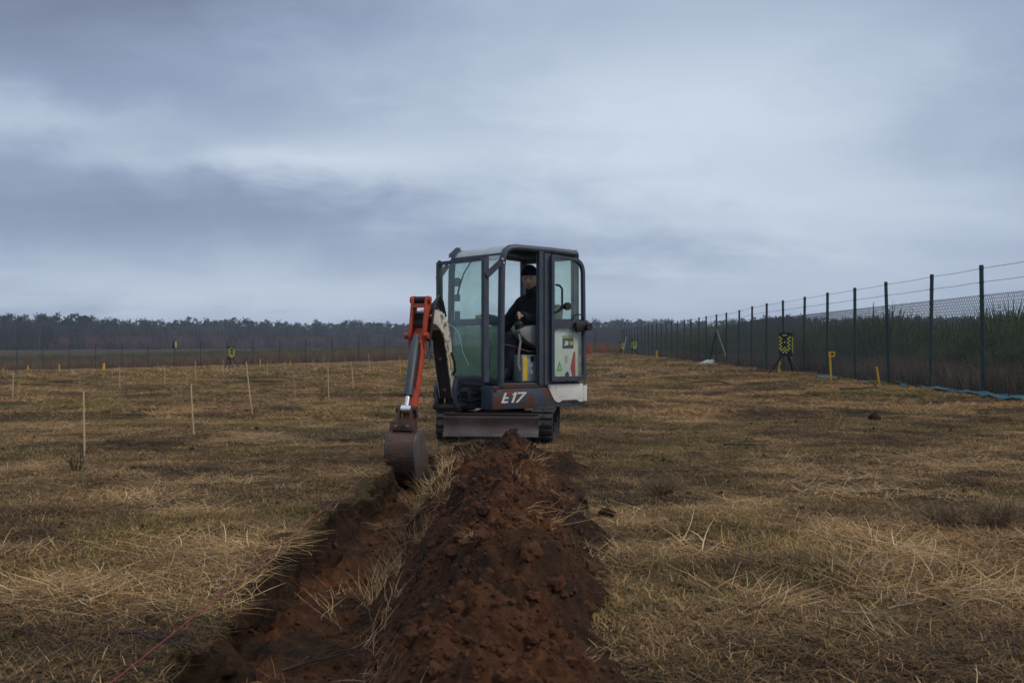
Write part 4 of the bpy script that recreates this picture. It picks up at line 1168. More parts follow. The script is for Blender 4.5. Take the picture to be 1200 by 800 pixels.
m = MB(); m.box((-0.70, 0.035, 0.95), (0.02, 0.86, 0.64), None, 0.004); m.build('rear_panel', 'black', ex)
# roof with its sloping front brow
top = [(-0.76, 2.085), (-0.74, 2.14), (-0.68, 2.158), (0.12, 2.162), (0.24, 2.155), (0.325, 2.118), (0.385, 2.05), (0.415, 1.985)]
low = [(0.395, 1.985), (0.365, 2.045), (0.31, 2.10), (0.23, 2.13), (0.12, 2.138), (-0.68, 2.134), (-0.72, 2.085)]
m = MB(); m.prism(top + low, YR + 0.005, YL - 0.012); rf = m.build('roof', 'roof_paint', ex)
m = MB(); m.box((-0.18, 0.035, 2.095), (0.92, 0.84, 0.03), None, 0.006); m.build('headliner', 'black', rf)
m = MB(); m.bar((0.30, 0.40, 2.06), (-0.10, 0.36, 2.02), 0.05, 0.025); m.bar((0.10, 0.42, 2.02), (-0.12, 0.30, 2.06), 0.06, 0.02); m.build('rolled_sunblind', 'navy', rf)
m = MB(); m.prism([(0.27, 2.10), (0.43, 2.06), (0.43, 2.10), (0.33, 2.185), (0.27, 2.185)], YR - 0.012, YR + 0.0); m.build('lamp_bracket', 'navy', rf)
m = MB(); m.tube([(-0.70, YL, 2.14)] + [(-0.725 + 0.028 * math.cos(a), YL, 2.13 + 0.030 * math.sin(a)) for a in (1.2, 0.5, -0.2, -0.9, -1.6, -2.3)], 0.007, 7); m.build('lifting_eye', 'navy', rf)
# panes
def pane(pts, a, b, axis, mat, nm, par):
    q = MB(); q.prism(pts, a, b, axis); return q.build(nm, mat, par, smooth=False)
pane([(YR + .03, 0.70), (YL - .03, 0.70), (YL - .03, 1.275), (YR + .03, 1.275)], 0.400, 0.406, 'x', 'glass_dirty', 'lower_front_pane', ex)
pane([(YR + .03, 1.36), (YL - .03, 1.36), (YL - .03, 2.01), (YR + .03, 2.01)], 0.394, 0.400, 'x', 'glass', 'upper_front_pane', ex)
pane([(YR + .03, 1.34), (YL - .03, 1.34), (YL - .03, 2.04), (YR + .03, 2.04)], -0.703, -0.697, 'x', 'glass_green', 'rear_pane', ex)
pane([(-0.67, 1.06), (0.37, 1.06), (0.36, 1.98), (0.26, 2.07), (-0.67, 2.07)], YR - 0.003, YR + 0.003, 'y', 'glass', 'right_pane', ex)
pane([(-0.67, 1.34), (-0.27, 1.34), (-0.27, 2.07), (-0.67, 2.07)], YL - 0.013, YL - 0.007, 'y', 'glass_green', 'left_rear_pane', ex)
m = MB(); m.bar((-0.68, YL - 0.01, 1.30), (-0.26, YL - 0.01, 1.30), 0.04, 0.06); m.build('left_rear_rail', 'navy', cf)
# white engine cover seen through the door glass, with its stickers
ec = rounded([(-0.262, 0.645), (-0.262, 0.98), (-0.36, 1.215), (-0.44, 1.262), (-0.735, 1.262), (-0.735, 0.645)], [.01, .06, .08, .06, .04, .01], 5)
m = MB(); m.prism(ec, YL - 0.05, YL + 0.022, bev=0.004); eco = m.build('engine_cover', 'white_paint', ex)
def sticker(nm, pts, mat, y0=0.0, lab=None):
    q = MB(); q.prism(pts, YL + 0.0225 + y0, YL + 0.0245 + y0); o = q.build(nm, mat, eco, smooth=False)
    if lab: o['label'] = lab
sticker('warning_sticker', [(-0.475, 1.02), (-0.475, 1.165), (-0.645, 1.165), (-0.645, 1.02)], 'station_navy')
sticker('sticker_header', [(-0.480, 1.138), (-0.480, 1.16), (-0.640, 1.16), (-0.640, 1.138)], 'yellow', 0.0022)
sticker('sticker_mark', [(-0.50, 1.05), (-0.52, 1.11), (-0.565, 1.10), (-0.56, 1.06)], 'stickerwhite', 0.0022)
sticker('sticker_mark', [(-0.585, 1.06), (-0.585, 1.10), (-0.635, 1.10), (-0.635, 1.06)], 'yellow', 0.0022)
sticker('green_triangle', rounded([(-0.385, 0.765), (-0.475, 0.765), (-0.43, 0.885)], 0.015), 'stickergreen')
sticker('triangle_mark', rounded([(-0.415, 0.785), (-0.445, 0.785), (-0.43, 0.83)], 0.004), 'letterwhite', 0.0022)
sticker('reflector', [(-0.60, 0.80), (-0.645, 0.975), (-0.675, 0.985), (-0.675, 0.66), (-0.645, 0.66)], 'reflector')
for k in range(2):
    sticker('red_print', [(-0.285 - .02 * k, 0.862 - .04 * k), (-0.345 - .01 * k, 0.862 - .04 * k), (-0.345 - .01 * k, 0.872 - .04 * k), (-0.285 - .02 * k, 0.872 - .04 * k)], 'stickerred')
for k in range(4):
    sticker('grey_print', [(-0.515, 0.86 + .022 * k), (-0.55, 0.86 + .022 * k), (-0.55, 0.87 + .022 * k), (-0.515, 0.87 + .022 * k)], 'grey_plastic')
q = MB(); cc = [( -0.315 + 0.034 * math.cos(6.283 * k / 20), 0.735 + 0.045 * math.sin(6.283 * k / 20)) for k in range(20)]
q.ring(cc, [(-0.315 + (a + 0.315) * 0.82, 0.735 + (b - 0.735) * 0.82) for a, b in cc], YL + 0.0225, YL + 0.0245); q.build('round_print', 'grey_plastic', eco, smooth=False)
q = MB(); q.prism(rounded([(-0.52, 0.648), (-0.52, 0.735), (-0.545, 0.76), (-0.565, 0.735), (-0.565, 0.648)], 0.008), YL + 0.0225, YL + 0.036); q.build('cover_latch', 'black', eco)
# front guard screen standing ahead of the cab
GX = 0.585
gu = MB(); gu.bar((GX, 0.435, 0.665), (GX, 0.435, 1.985), 0.055, 0.05, (1, 0, 0), 0.006)
gd = gu.build('windscreen_guard', 'navy', ex)
for nm, a, b, w, h in (('guard_post', (GX, -0.40, 0.80), (GX, -0.40, 1.985), 0.05, 0.05), ('guard_top_bar', (GX, -0.43, 1.985), (GX - 0.01, 0.46, 1.992), 0.035, 0.028), ('guard_bottom_bar', (GX, -0.40, 0.70), (GX, 0.41, 0.70), 0.035, 0.05)):
    m = MB(); m.bar(a, b, w, h, (1, 0, 0) if nm == 'guard_post' else (0, 0, 1), 0.004); m.build(nm, 'navy', gd)
for yy, sg in ((0.468, 1), (-0.43, -1)):
    m = MB(); m.bar((GX + 0.01, yy, 1.80), (0.40, yy + sg * 0.062, 1.985), 0.012, 0.06, (0, 0, 1), 0.003); b_ = m.build('guard_bracket', 'navy', gd)
    for (bx, bz) in ((0.425, 1.985), (0.41, 1.945)):
        q = MB(); q.cyl((bx, yy + sg * 0.05, bz), (bx, yy + sg * 0.075, bz), 0.011, 6); q.build('bolt', 'chrome', b_)
m = MB(); m.cyl((GX, -0.40, 1.99), (GX, -0.40, 2.02), 0.018, 8); m.build('guard_bolt', 'rust_steel', gd)
pane([(-0.375, 0.73), (0.405, 0.73), (0.405, 1.97), (-0.375, 1.97)], GX - 0.003, GX + 0.003, 'x', 'glass_green', 'guard_pane', gd)
m = MB()
cr_ = [(-0.36, 1.36), (-0.29, 1.335), (-0.21, 1.29), (-0.10, 1.25), (-0.04, 1.20), (0.0, 1.13), (0.02, 1.05), (0.05, 0.97), (0.12, 0.88), (0.16, 0.84)]
m.tube([(GX + 0.004, a, b) for a, b in cr_], 0.0026, 4); m.build('glass_crack', 'stickerwhite', gd)
# wiper and interior blocks by the right front post
m = MB(); m.tube([(0.42, -0.02, 2.0), (0.425, -0.16, 1.86), (0.425, -0.24, 1.70)], 0.008, 6); m.bar((0.428, -0.20, 1.80), (0.428, -0.27, 1.62), 0.012, 0.02); m.build('wiper', 'black', ex)
for zz, h in ((1.78, 0.10), (1.60, 0.08), (1.40, 0.10)):
    m = MB(); m.box((0.36, YR + 0.06, zz), (0.05, 0.05, h), None, 0.008); m.build('window_catch', 'black', ex)
# ---- door, opened right back along the side
YD = YL + 0.060
do = rounded([(-0.262, 0.655), (-0.262, 2.075), (-0.775, 2.045), (-0.795, 0.655)], [0.03, 0.03, 0.17, 0.03], 8)
di = rounded([(-0.302, 0.705), (-0.302, 2.040), (-0.742, 2.012), (-0.757, 0.705)], [0.03, 0.03, 0.145, 0.04], 8)
m = MB(); m.ring(do, di, YD - 0.022, YD + 0.022); dr = m.build('door', 'navy', ex)
m = MB(); m.bar((-0.300, YD, 1.305), (-0.756, YD, 1.305), 0.034, 0.085, bev=0.006); m.build('door_rail', 'navy', dr)
lo_ = rounded([(-0.298, 0.70), (-0.298, 1.27), (-0.760, 1.27), (-0.762, 0.70)], 0.03, 4)
up_ = rounded([(-0.298, 1.34), (-0.298, 2.044), (-0.745, 2.016), (-0.758, 1.34)], [0.02, 0.02, 0.14, 0.02], 5)
pane(lo_, YD - 0.003, YD + 0.003, 'y', 'glass', 'lower_door_pane', dr)
pane(up_, YD - 0.003, YD + 0.003, 'y', 'glass', 'upper_door_pane', dr)
m = MB(); m.box((-0.70, YD + 0.04, 1.275), (0.20, 0.05, 0.12), (0, 0.15, 0), 0.02); m.cyl((-0.775, YD + 0.03, 1.265), (-0.775, YD + 0.10, 1.265), 0.042, 14); m.box((-0.83, YD + 0.03, 1.28), (0.09, 0.04, 0.07), None, 0.012); m.build('door_lock', 'black', dr)
m = MB(); m.tube([(-0.315, YD + 0.02, 1.735), (-0.345, YD + 0.055, 1.725), (-0.375, YD + 0.065, 1.69), (-0.375, YD + 0.065, 1.50), (-0.35, YD + 0.055, 1.45), (-0.305, YD + 0.02, 1.42)], 0.013, 8); m.build('grab_handle', 'black', dr)
m = MB(); m.cyl((-0.435, YD + 0.002, 1.492), (-0.435, YD + 0.05, 1.492), 0.026, 14); m.cyl((-0.455, YD + 0.045, 1.495), (-0.455, YD + 0.085, 1.495), 0.044, 16); m.build('door_stop', 'black', dr)
m = MB(); m.tube([(-0.57, YD + 0.02, 1.345), (-0.60, YD + 0.035, 1.40), (-0.63, YD + 0.04, 1.415), (-0.72, YD + 0.04, 1.395), (-0.745, YD + 0.03, 1.35)], 0.008, 7); m.build('release_lever', 'black', dr)
# ---- cab interior
m = MB()
m.box((-0.40, 0.10, 0.93), (0.46, 0.46, 0.13), (0, -0.06, 0), 0.04); m.build('seat', 'black', ex)
m = MB(); m.box((-0.60, 0.10, 1.24), (0.11, 0.44, 0.58), (0, -0.14, 0), 0.04); m.build('seat_back', 'black', ex)
m = MB(); m.box((-0.20, 0.355, 0.80), (0.52, 0.15, 0.30), None, 0.012); m.box((-0.42, 0.08, 0.80), (0.36, 0.38, 0.28), None, 0.012); sb = m.build('seat_base', 'box_grey', ex)
for nm, x0, x1, z0, z1, mt in (('yellow_label', 0.045, -0.015, 0.668, 0.930, 'yellow'), ('label', -0.068, -0.092, 0.74, 0.85, 'stickerwhite'), ('label', -0.097, -0.115, 0.79, 0.85, 'stickerblue'), ('label_mark', -0.073, -0.087, 0.78, 0.82, 'stickerblue'), ('label', -0.066, -0.12, 0.875, 0.935, 'black')):
    q = MB(); q.prism([(x0, z0), (x0, z1), (x1, z1), (x1, z0)], 0.4302 + (0.003 if nm == 'label_mark' else 0), 0.4325 + (0.003 if nm == 'label_mark' else 0)); q.build(nm, mt, sb, smooth=False)
for s, y0 in ((1, 0.36), (-1, -0.26)):
    prof = rounded([(0.10, 1.225), (0.02, 1.255), (-0.12, 1.285), (-0.33, 1.25), (-0.36, 1.05), (-0.20, 1.02), (-0.02, 1.10), (0.08, 1.17)], 0.03, 4)
    m = MB(); m.prism(prof, y0 - 0.075, y0 + 0.075, bev=0.012); cn = m.build('arm_console', 'grey_plastic', ex)
    m = MB(); m.tube([(0.035, y0, 1.235), (0.045, y0, 1.265), (0.05, y0, 1.295), (0.055, y0, 1.325)], 0.04, 14, radii=[0.055, 0.048, 0.052, 0.028]); m.build('lever_boot', 'black', cn)
    m = MB(); m.tube([(0.055, y0, 1.31), (0.06, y0, 1.345), (0.066, y0, 1.375), (0.072, y0, 1.402)], 0.02, 12, radii=[0.013, 0.020, 0.024, 0.016]); m.build('joystick', 'black', cn)
m = MB(); m.tube([(0.33, 0.36, 1.08), (0.20, 0.40, 1.05), (-0.02, 0.43, 0.99), (-0.14, 0.43, 0.985)], 0.010, 7); m.cyl((0.33, 0.36, 1.08), (0.365, 0.35, 1.09), 0.016, 8); m.build('lock_lever', 'rust_steel', ex)
m = MB()
pts = [(0.115, 0.445, 1.18), (0.10, 0.452, 1.10), (0.125, 0.455, 0.98), (0.135, 0.455, 0.86), (0.105, 0.452, 0.78)]
for (a, b) in zip(pts[:-1], pts[1:]):
    m.bar(a, b, 0.004, 0.030, (1, 0, 0.2))
m.build('hanging_strap', 'strapcloth', ex)
for yy in (0.20, -0.02):
    m = MB(); m.tube([(0.33, yy, 0.64), (0.31, yy, 0.90), (0.26, yy, 1.02)], 0.011, 8); m.box((0.30, yy, 0.70), (0.12, 0.09, 0.02), (0, -0.5, 0), 0.005); m.build('travel_lever', 'black', ex)
m = MB(); m.box((0.1, YR + 0.055, 1.10), (0.34, 0.08, 0.14), None, 0.02); m.build('right_console', 'black', ex)
m = MB(); m.box((0.02, YR + 0.04, 1.385), (0.12, 0.012, 0.05), None, 0.003); m.build('warning_tag', 'yellow', ex)

# ---- boom, dipper arm and bucket (r outwards, z up, in the plane of the boom)
BX = Matrix.Translation((0.735, 0.0, 0.0)) @ Matrix.Rotation(PHI - rad(12), 4, 'Z')
def R3(r, z, w=0.0): return (r, w, z)
m = MB(BX)
for s in (-1, 1):
    m.prism(rounded([(-0.09, 0.34), (0.12, 0.32), (0.19, 0.42), (0.20, 0.60), (0.13, 0.70), (0.02, 0.66), (-0.09, 0.60)], 0.03), s * 0.105 - 0.018, s * 0.105 + 0.018, bev=0.004)
m.prism([(-0.09, 0.335), (0.13, 0.315), (0.13, 0.35), (-0.09, 0.37)], -0.10, 0.10); m.prism([(-0.09, 0.53), (0.03, 0.53), (0.03, 0.585), (-0.09, 0.585)], -0.10, 0.10)
m.cyl(R3(-0.02, 0.32), R3(-0.02, 0.62), 0.055, 16)
sw = m.build('swing_bracket', 'navy', ex)
for (r, z) in ((0.12, 0.52), (0.13, 0.39)):
    q = MB(BX); q.cyl(R3(r, z, -0.145), R3(r, z, 0.145), 0.034, 14); q.build('pin', 'rust_steel', sw)
# boom: box section, white sides, dark underside
cen = [(0.10, 0.50), (0.20, 0.78), (0.31, 1.05), (0.42, 1.22), (0.58, 1.31), (0.80, 1.345), (1.04, 1.335)]
hw = [0.055, 0.085, 0.105, 0.115, 0.10, 0.075, 0.055]
U, D = [], []
for i, (r, z) in enumerate(cen):
    a = cen[max(i - 1, 0)]; b = cen[min(i + 1, len(cen) - 1)]
    t = Vector((b[0] - a[0], b[1] - a[1])).normalized(); n_ = Vector((-t.y, t.x))
    U.append((r + n_.x * hw[i], z + n_.y * hw[i])); D.append((r - n_.x * hw[i], z - n_.y * hw[i]))
m = MB(BX); m.prism(U + D[::-1], -0.078, 0.078, bev=0.004); bo = m.build('boom', 'boom_white', ex)
m = MB(BX)                                            # recessed dark underside plate
und = [D[i] for i in range(0, 5)]
m.prism(und + [(r + 0.0, z) for r, z in [(a + (a - c) * 0.06, b + (b - d) * 0.06) for (a, b), (c, d) in zip(und[::-1], cen[4::-1])]], -0.066, 0.066)
m.build('boom_underside', 'boom_under', bo)
for (r, z) in ((0.168, 0.60), (0.33, 0.94)):
    q = MB(BX); q.cyl(R3(r + .03, z - .02), R3(r + .045, z - .028), 0.016, 10); q.build('grease_mark', 'twig_pale', bo)
q = MB(BX); q.prism([(0.20, 0.80), (0.245, 0.785), (0.315, 0.955), (0.27, 0.97)], 0.0785, 0.0805); q.build('yellow_sticker', 'yellow', bo, smooth=False)
q = MB(BX); q.prism([(0.17, 0.72), (0.195, 0.71), (0.245, 0.785), (0.20, 0.80)], 0.0785, 0.0805); q.build('pale_sticker', 'stickerwhite', bo, smooth=False)
for (r, z, l) in ((0.50, 1.285, 0.115), (0.58, 1.36, 0.10), (1.04, 1.335, 0.115)):
    q = MB(BX); q.cyl(R3(r, z, -l), R3(r, z, l), 0.030, 14); q.build('pin', 'boom_white', bo)
m = MB(BX)
m.prism([(0.40, 1.33), (0.62, 1.40), (0.60, 1.46), (0.50, 1.45), (0.40, 1.38)], -0.062, -0.042); m.prism([(0.40, 1.33), (0.62, 1.40), (0.60, 1.46), (0.50, 1.45), (0.40, 1.38)], 0.042, 0.062)
m.build('cylinder_lug', 'boom_white', bo)
# arm cylinder over the boom
m = MB(BX); m.cyl(R3(0.56, 1.42), R3(0.92, 1.475), 0.038, 14); ac = m.build('arm_cylinder', 'black', ex)
m = MB(BX); m.cyl(R3(0.90, 1.472), R3(1.06, 1.50), 0.018, 12); m.build('piston_rod', 'chrome', ac)
# dipper arm: two cheek plates at the head, then a narrow box
aL = rounded([(1.03, 1.545), (1.11, 1.545), (1.135, 1.50), (1.225, 1.15), (1.20, 1.02), (1.10, 1.13), (1.00, 1.34), (1.0, 1.50)], 0.02)
m = MB(BX)
for s in (-1, 1):
    m.prism(aL, s * 0.070 - 0.011, s * 0.070 + 0.011, bev=0.003)
m.prism([(1.02, 1.47), (1.122, 1.47), (1.135, 1.43), (1.025, 1.43)], -0.062, 0.062)
m.prism(rounded([(1.09, 1.24), (1.20, 1.16), (1.52, 0.345), (1.54, 0.29), (1.48, 0.265), (1.42, 0.34), (1.06, 1.12)], 0.015), -0.045, 0.062, bev=0.005)
ar = m.build('dipper_arm', 'orange', ex)
q = MB(BX); q.cyl(R3(1.07, 1.505, -0.062), R3(1.07, 1.505, 0.062), 0.036, 16); q.build('head_roller', 'black', ar)
for s in (-1, 1):
    q = MB(BX); q.cyl(R3(1.07, 1.505, s * 0.081), R3(1.07, 1.505, s * 0.104), 0.036, 16); q.build('pin_boss', 'orange', ar)
    q = MB(BX); q.cyl(R3(1.195, 1.15, s * 0.075), R3(1.195, 1.15, s * 0.120), 0.033, 16); q.build('pin_boss', 'orange', ar)
m = MB(BX); m.prism(rounded([(1.0, 1.26), (1.08, 1.33), (1.12, 1.26), (1.08, 1.12)], 0.02), -0.055, 0.055); m.cyl(R3(1.04, 1.335, -0.09), R3(1.04, 1.335, 0.09), 0.04, 14); m.build('arm_knuckle', 'black', ar)
# bucket cylinder down the face of the arm
dx = -0.006
m = MB(BX); m.tube([R3(1.205, 1.15, dx), R3(1.225, 1.11, dx), R3(1.23, 1.10, dx), R3(1.455, 0.585, dx)], 0.040, 16, radii=[0.03, 0.035, 0.043, 0.041]); m.cyl(R3(1.442, 0.615, dx), R3(1.458, 0.578, dx), 0.046, 16); bc = m.build('bucket_cylinder', 'cylinder_grey', ex)
m = MB(BX); m.cyl(R3(1.455, 0.585, dx), R3(1.515, 0.455, dx), 0.022, 14); m.cyl(R3(1.518, 0.45, -0.05), R3(1.518, 0.45, 0.05), 0.040, 14); m.build('piston_rod', 'chrome', bc)
q = MB(BX); q.tube([R3(1.24, 1.08, 0.045), R3(1.28, 0.98, 0.058), R3(1.36, 0.80, 0.055), R3(1.42, 0.66, 0.048)], 0.008, 6); q.build('feed_pipe', 'black', bc)
# bucket linkage
m = MB(BX)
for s in (-1, 1):
    m.prism(rounded([(1.475, 0.48), (1.555, 0.49), (1.645, 0.30), (1.63, 0.245), (1.575, 0.26)], 0.025), s * 0.062 - 0.010, s * 0.062 + 0.010, bev=0.003)
    m.prism(rounded([(1.48, 0.47), (1.54, 0.46), (1.49, 0.36), (1.43, 0.36)], 0.02), s * 0.085 - 0.008, s * 0.085 + 0.008, bev=0.003)
m.prism([(1.555, 0.37), (1.60, 0.37), (1.635, 0.275), (1.595, 0.265)], -0.05, 0.05)
m.cyl(R3(1.518, 0.45, -0.10), R3(1.518, 0.45, 0.10), 0.030, 14)
lk = m.build('bucket_link', 'rust_steel', ex)
# bucket: curved shell open towards the machine, side cheeks, mount, teeth
sh = [(1.46, 0.265), (1.56, 0.268), (1.64, 0.255), (1.715, 0.20), (1.758, 0.11), (1.765, 0.0), (1.735, -0.10), (1.67, -0.19), (1.57, -0.255), (1.45, -0.285), (1.30, -0.295)]
inn = [(r - 0.012 * (1 if z > -0.1 else 0.3), z + (0.012 if z < 0.1 else -0.012)) for r, z in sh]
BW = 0.142
m = MB(BX); m.prism(sh + inn[::-1], -BW, BW); bk = m.build('bucket', 'bucket_steel', ex)
ck = sh + [(1.24, -0.27), (1.33, 0.02), (1.44, 0.20)]
for s in (-1, 1):
    m = MB(BX); m.prism(ck, s * BW - 0.002, s * BW + 0.010, bev=0.002); o = m.build('side_cheek', 'bucket_side', bk)
m = MB(BX); m.prism([(1.645, 0.262), (1.665, 0.262), (1.64, 0.345), (1.62, 0.345)], -0.125, 0.115, bev=0.004); mo = m.build('mount_plate', 'rust_steel', bk)
for w in (-0.062, -0.002, 0.055):
    q = MB(BX); q.cyl(R3(1.652, 0.302, w), R3(1.664, 0.306, w), 0.017, 8); q.build('bolt', 'rust_bright' if abs(w) > 0.03 else 'black', mo)
for s in (-1, 1):
    m = MB(BX); m.prism(rounded([(1.46, 0.25), (1.66, 0.25), (1.645, 0.335), (1.58, 0.36), (1.50, 0.345)], 0.02), s * 0.085 - 0.009, s * 0.085 + 0.009); m.build('bucket_ear', 'rust_steel', bk)
for k in range(4):
    w = -0.11 + 0.073 * k
    m = MB(BX); m.prism([(1.33, -0.298), (1.33, -0.27), (1.20, -0.287), (1.20, -0.295)], w - 0.02, w + 0.02); m.build('tooth', 'bucket_side', bk)
# hoses looping from the boom to the arm head
for k, w in enumerate((0.072, 0.086, 0.094, 0.064, 0.080)):
    h = 0.03 * (k % 3)
    m = MB(BX); m.tube([R3(0.50, 1.36, w), R3(0.62, 1.45 + h, w), R3(0.78, 1.50 + h, w * 1.1), R3(0.92, 1.47 + h * .6, w * 1.2), R3(1.00 + h, 1.38, w * 1.35), R3(1.05 + h, 1.25, w * 1.35), R3(1.08 + h, 1.10, w * 1.2)], 0.014, 8); m.build('hose', 'black', ex)
m = MB(BX); m.tube([R3(1.06, 1.16, 0.085), R3(1.08, 1.05, 0.11), R3(1.12, 0.98, 0.105), R3(1.15, 0.93, 0.085)], 0.014, 8); m.cyl(R3(1.06, 1.10, 0.10), R3(1.09, 0.98, 0.115), 0.022, 10); m.build('quick_coupler', 'cylinder_grey', ex)
m = MB(BX); m.tube([R3(0.28, 0.98, 0.095), R3(0.25, 0.88, 0.12), R3(0.22, 0.78, 0.12), R3(0.20, 0.74, 0.09)], 0.013, 8); m.build('hose', 'black', ex)

# ------------------------------------------------------------------ operator in the cab
SEAT = Vector((-0.42, 0.10, 0.99))
EXM = Matrix.Translation(EX) @ Matrix.Rotation(rad(270) - PHI, 4, 'Z')
def skinned(name, verts, edges, radii, sub=2, root=0):
    """grow a smooth tapering surface along a skeleton and return its mesh data"""
    me = bpy.data.meshes.new(name)
    me.from_pydata([tuple(Vector(v) - SEAT) for v in verts], edges, [])
    o = bpy.data.objects.new(name, me); C.objects.link(o)
    o.modifiers.new('skin', 'SKIN'); s = o.modifiers.new('sub', 'SUBSURF'); s.levels = sub; s.render_levels = sub
    for i, r in enumerate(radii):
        sv = me.skin_vertices[0].data[i]
        sv.radius = (r, r) if not isinstance(r, tuple) else r
        sv.use_root = (i == root)
    dg = bpy.context.evaluated_depsgraph_get(); dg.update()
    ev = o.evaluated_get(dg); m2 = bpy.data.meshes.new_from_object(ev)
    bpy.data.objects.remove(o); bpy.data.meshes.remove(me)
    vs = [v.co.copy() for v in m2.vertices]; fs = [tuple(p.vertices) for p in m2.polygons]
    bpy.data.meshes.remove(m2)
    return vs, fs
HS = 1.13
def head_mesh():
    """skull with brow, sockets, nose, mouth, chin and ears; +x is the face"""
    bm = bmesh.new(); bmesh.ops.create_uvsphere(bm, u_segments=48, v_segments=36, radius=1)
    def g(v, c, s): return math.exp(-sum(((a - b) / q) ** 2 for a, b, q in zip(v, c, s)))
    out = []
    for v in bm.verts:
        x, y, z = v.co
        p = Vector((x * 0.098, y * 0.076, z * 0.125))
        n_ = (x, y, z)
        if z < 0: p.y *= 1 - 0.22 * z * z; p.x *= 1 - 0.10 * z * z
        if x < 0 and z < -0.2: p.x *= 1 - 0.35 * (-z - 0.2)
        if x > 0:
            p.x += 0.004 * g(n_, (0.9, 0, 0.28), (0.5, 0.6, 0.12))              # brow
            for sy in (-1, 1):
                p.x -= 0.013 * g(n_, (0.88, 0.36 * sy, 0.10), (0.5, 0.19, 0.12))  # sockets
                p.x += 0.004 * g(n_, (0.85, 0.36 * sy, 0.08), (0.5, 0.10, 0.06))  # eyeballs
                p.x += 0.005 * g(n_, (0.75, 0.52 * sy, -0.15), (0.5, 0.2, 0.16))  # cheekbones
            p.x += 0.027 * g(n_, (0.98, 0, -0.13), (0.6, 0.13, 0.13)) + 0.014 * g(n_, (0.98, 0, 0.04), (0.6, 0.10, 0.16))  # nose
            p.x += 0.007 * g(n_, (0.9, 0, -0.43), (0.6, 0.26, 0.06)) + 0.006 * g(n_, (0.88, 0, -0.53), (0.6, 0.22, 0.05))   # lips
            p.x -= 0.006 * g(n_, (0.9, 0, -0.485), (0.6, 0.30, 0.025))
            p.x += 0.010 * g(n_, (0.7, 0, -0.78), (0.5, 0.34, 0.16))              # chin
        for sy in (-1, 1):
            p.y += sy * 0.018 * g(n_, (-0.08, 0.98 * sy, -0.02), (0.16, 0.4, 0.22))  # ears
        out.append(p)
    fs = [tuple(v.index for v in f.verts) for f in bm.faces]
    bm.free()
    return [p * HS for p in out], fs
HC = Vector((-0.350, 0.10, 1.825))
HR = Euler((0, rad(13), rad(34)), 'XYZ').to_matrix()     # looking down and towards the bucket
# skeleton of the body: pelvis is the root
SK = [(-0.42, 0.10, 1.06), (-0.43, 0.10, 1.24), (-0.42, 0.10, 1.44), (-0.405, 0.10, 1.585), (-0.395, 0.10, 1.70), (-0.39, 0.10, 1.77),
      (-0.40, 0.27, 1.53), (-0.27, 0.37, 1.31), (-0.03, 0.365, 1.385),
      (-0.38, -0.09, 1.53), (-0.20, -0.17, 1.29), (0.0, -0.255, 1.375),
      (-0.37, 0.19, 1.045), (0.04, 0.225, 1.155), (0.08, 0.215, 0.76), (0.19, 0.22, 0.71),
      (-0.37, 0.01, 1.045), (0.04, -0.02, 1.15), (0.08, -0.02, 0.76), (0.19, -0.02, 0.71)]
SE = [(0, 1), (1, 2), (2, 3), (3, 4), (4, 5), (3, 6), (6, 7), (7, 8), (3, 9), (9, 10), (10, 11), (0, 12), (12, 13), (13, 14), (14, 15), (0, 16), (16, 17), (17, 18), (18, 19)]
SR = [0.125, 0.12, 0.13, 0.09, 0.052, 0.05, 0.058, 0.043, 0.030, 0.058, 0.043, 0.030, 0.078, 0.055, 0.040, 0.036, 0.078, 0.055, 0.040, 0.036]
bv, bf = skinned('body', SK, SE, SR, 2, 0)
mb = MB(); mb.add(bv, bf)
hv, hf = head_mesh()
mb.add([HR @ p + HC - SEAT for p in hv], hf)
def hand(wrist, grip, side):
    """palm, four curled fingers and a thumb closed round the joystick grip"""
    w = Vector(wrist); g = Vector(grip)
    d = (g - w); d.z *= 0.5; d.normalize(); s = Vector((-d.y, d.x, 0)).normalized() * side; up = Vector((0, 0, 1))
    V, E, Rr = [], [], []
    palm0, palm1 = w + d * 0.0, w + d * 0.055
    V += [w - d * 0.02, palm0 + d * 0.03, palm1 + d * 0.02]; E += [(0, 1), (1, 2)]; Rr += [(0.026, 0.022), (0.036, 0.022), (0.034, 0.019)]
    ch = [(V, E, Rr)]
    for k, l in enumerate((0.82, 1.0, 0.95, 0.76)):
        o = palm1 + up * (0.028 - 0.019 * k) + d * 0.012 + s * 0.012
        q1 = o + d * 0.030 * l + s * 0.012; q2 = q1 + (d * 0.6 - s * 1.0).normalized() * 0.024 * l; q3 = q2 + (-d * 0.7 - s * 0.5).normalized() * 0.020 * l
        ch.append(([o, q1, q2, q3], [(0, 1), (1, 2), (2, 3)], [0.0100, 0.0092, 0.0085, 0.007]))
    o = w + d * 0.022 + up * 0.018 - s * 0.014
    q1 = o + d * 0.026 + up * 0.016 - s * 0.016; q2 = q1 + d * 0.026 + up * 0.008 + s * 0.008
    ch.append(([o, q1, q2], [(0, 1), (1, 2)], [0.012, 0.0105, 0.0085]))
    for vv, ee, rr in ch:
        a, b = skinned('hand', vv, ee, rr, 1, 0); mb.add(a, b)
hand((-0.03, 0.365, 1.385), (0.072, 0.36, 1.385), 1)
hand((0.0, -0.255, 1.375), (0.072, -0.26, 1.385), -1)
person = mb.build('person', 'skin', ang=80)
person.matrix_world = EXM @ Matrix.Translation(SEAT)
tag(person, 'person in black jacket and dark beanie seated in the excavator cab holding the joystick', 'person')
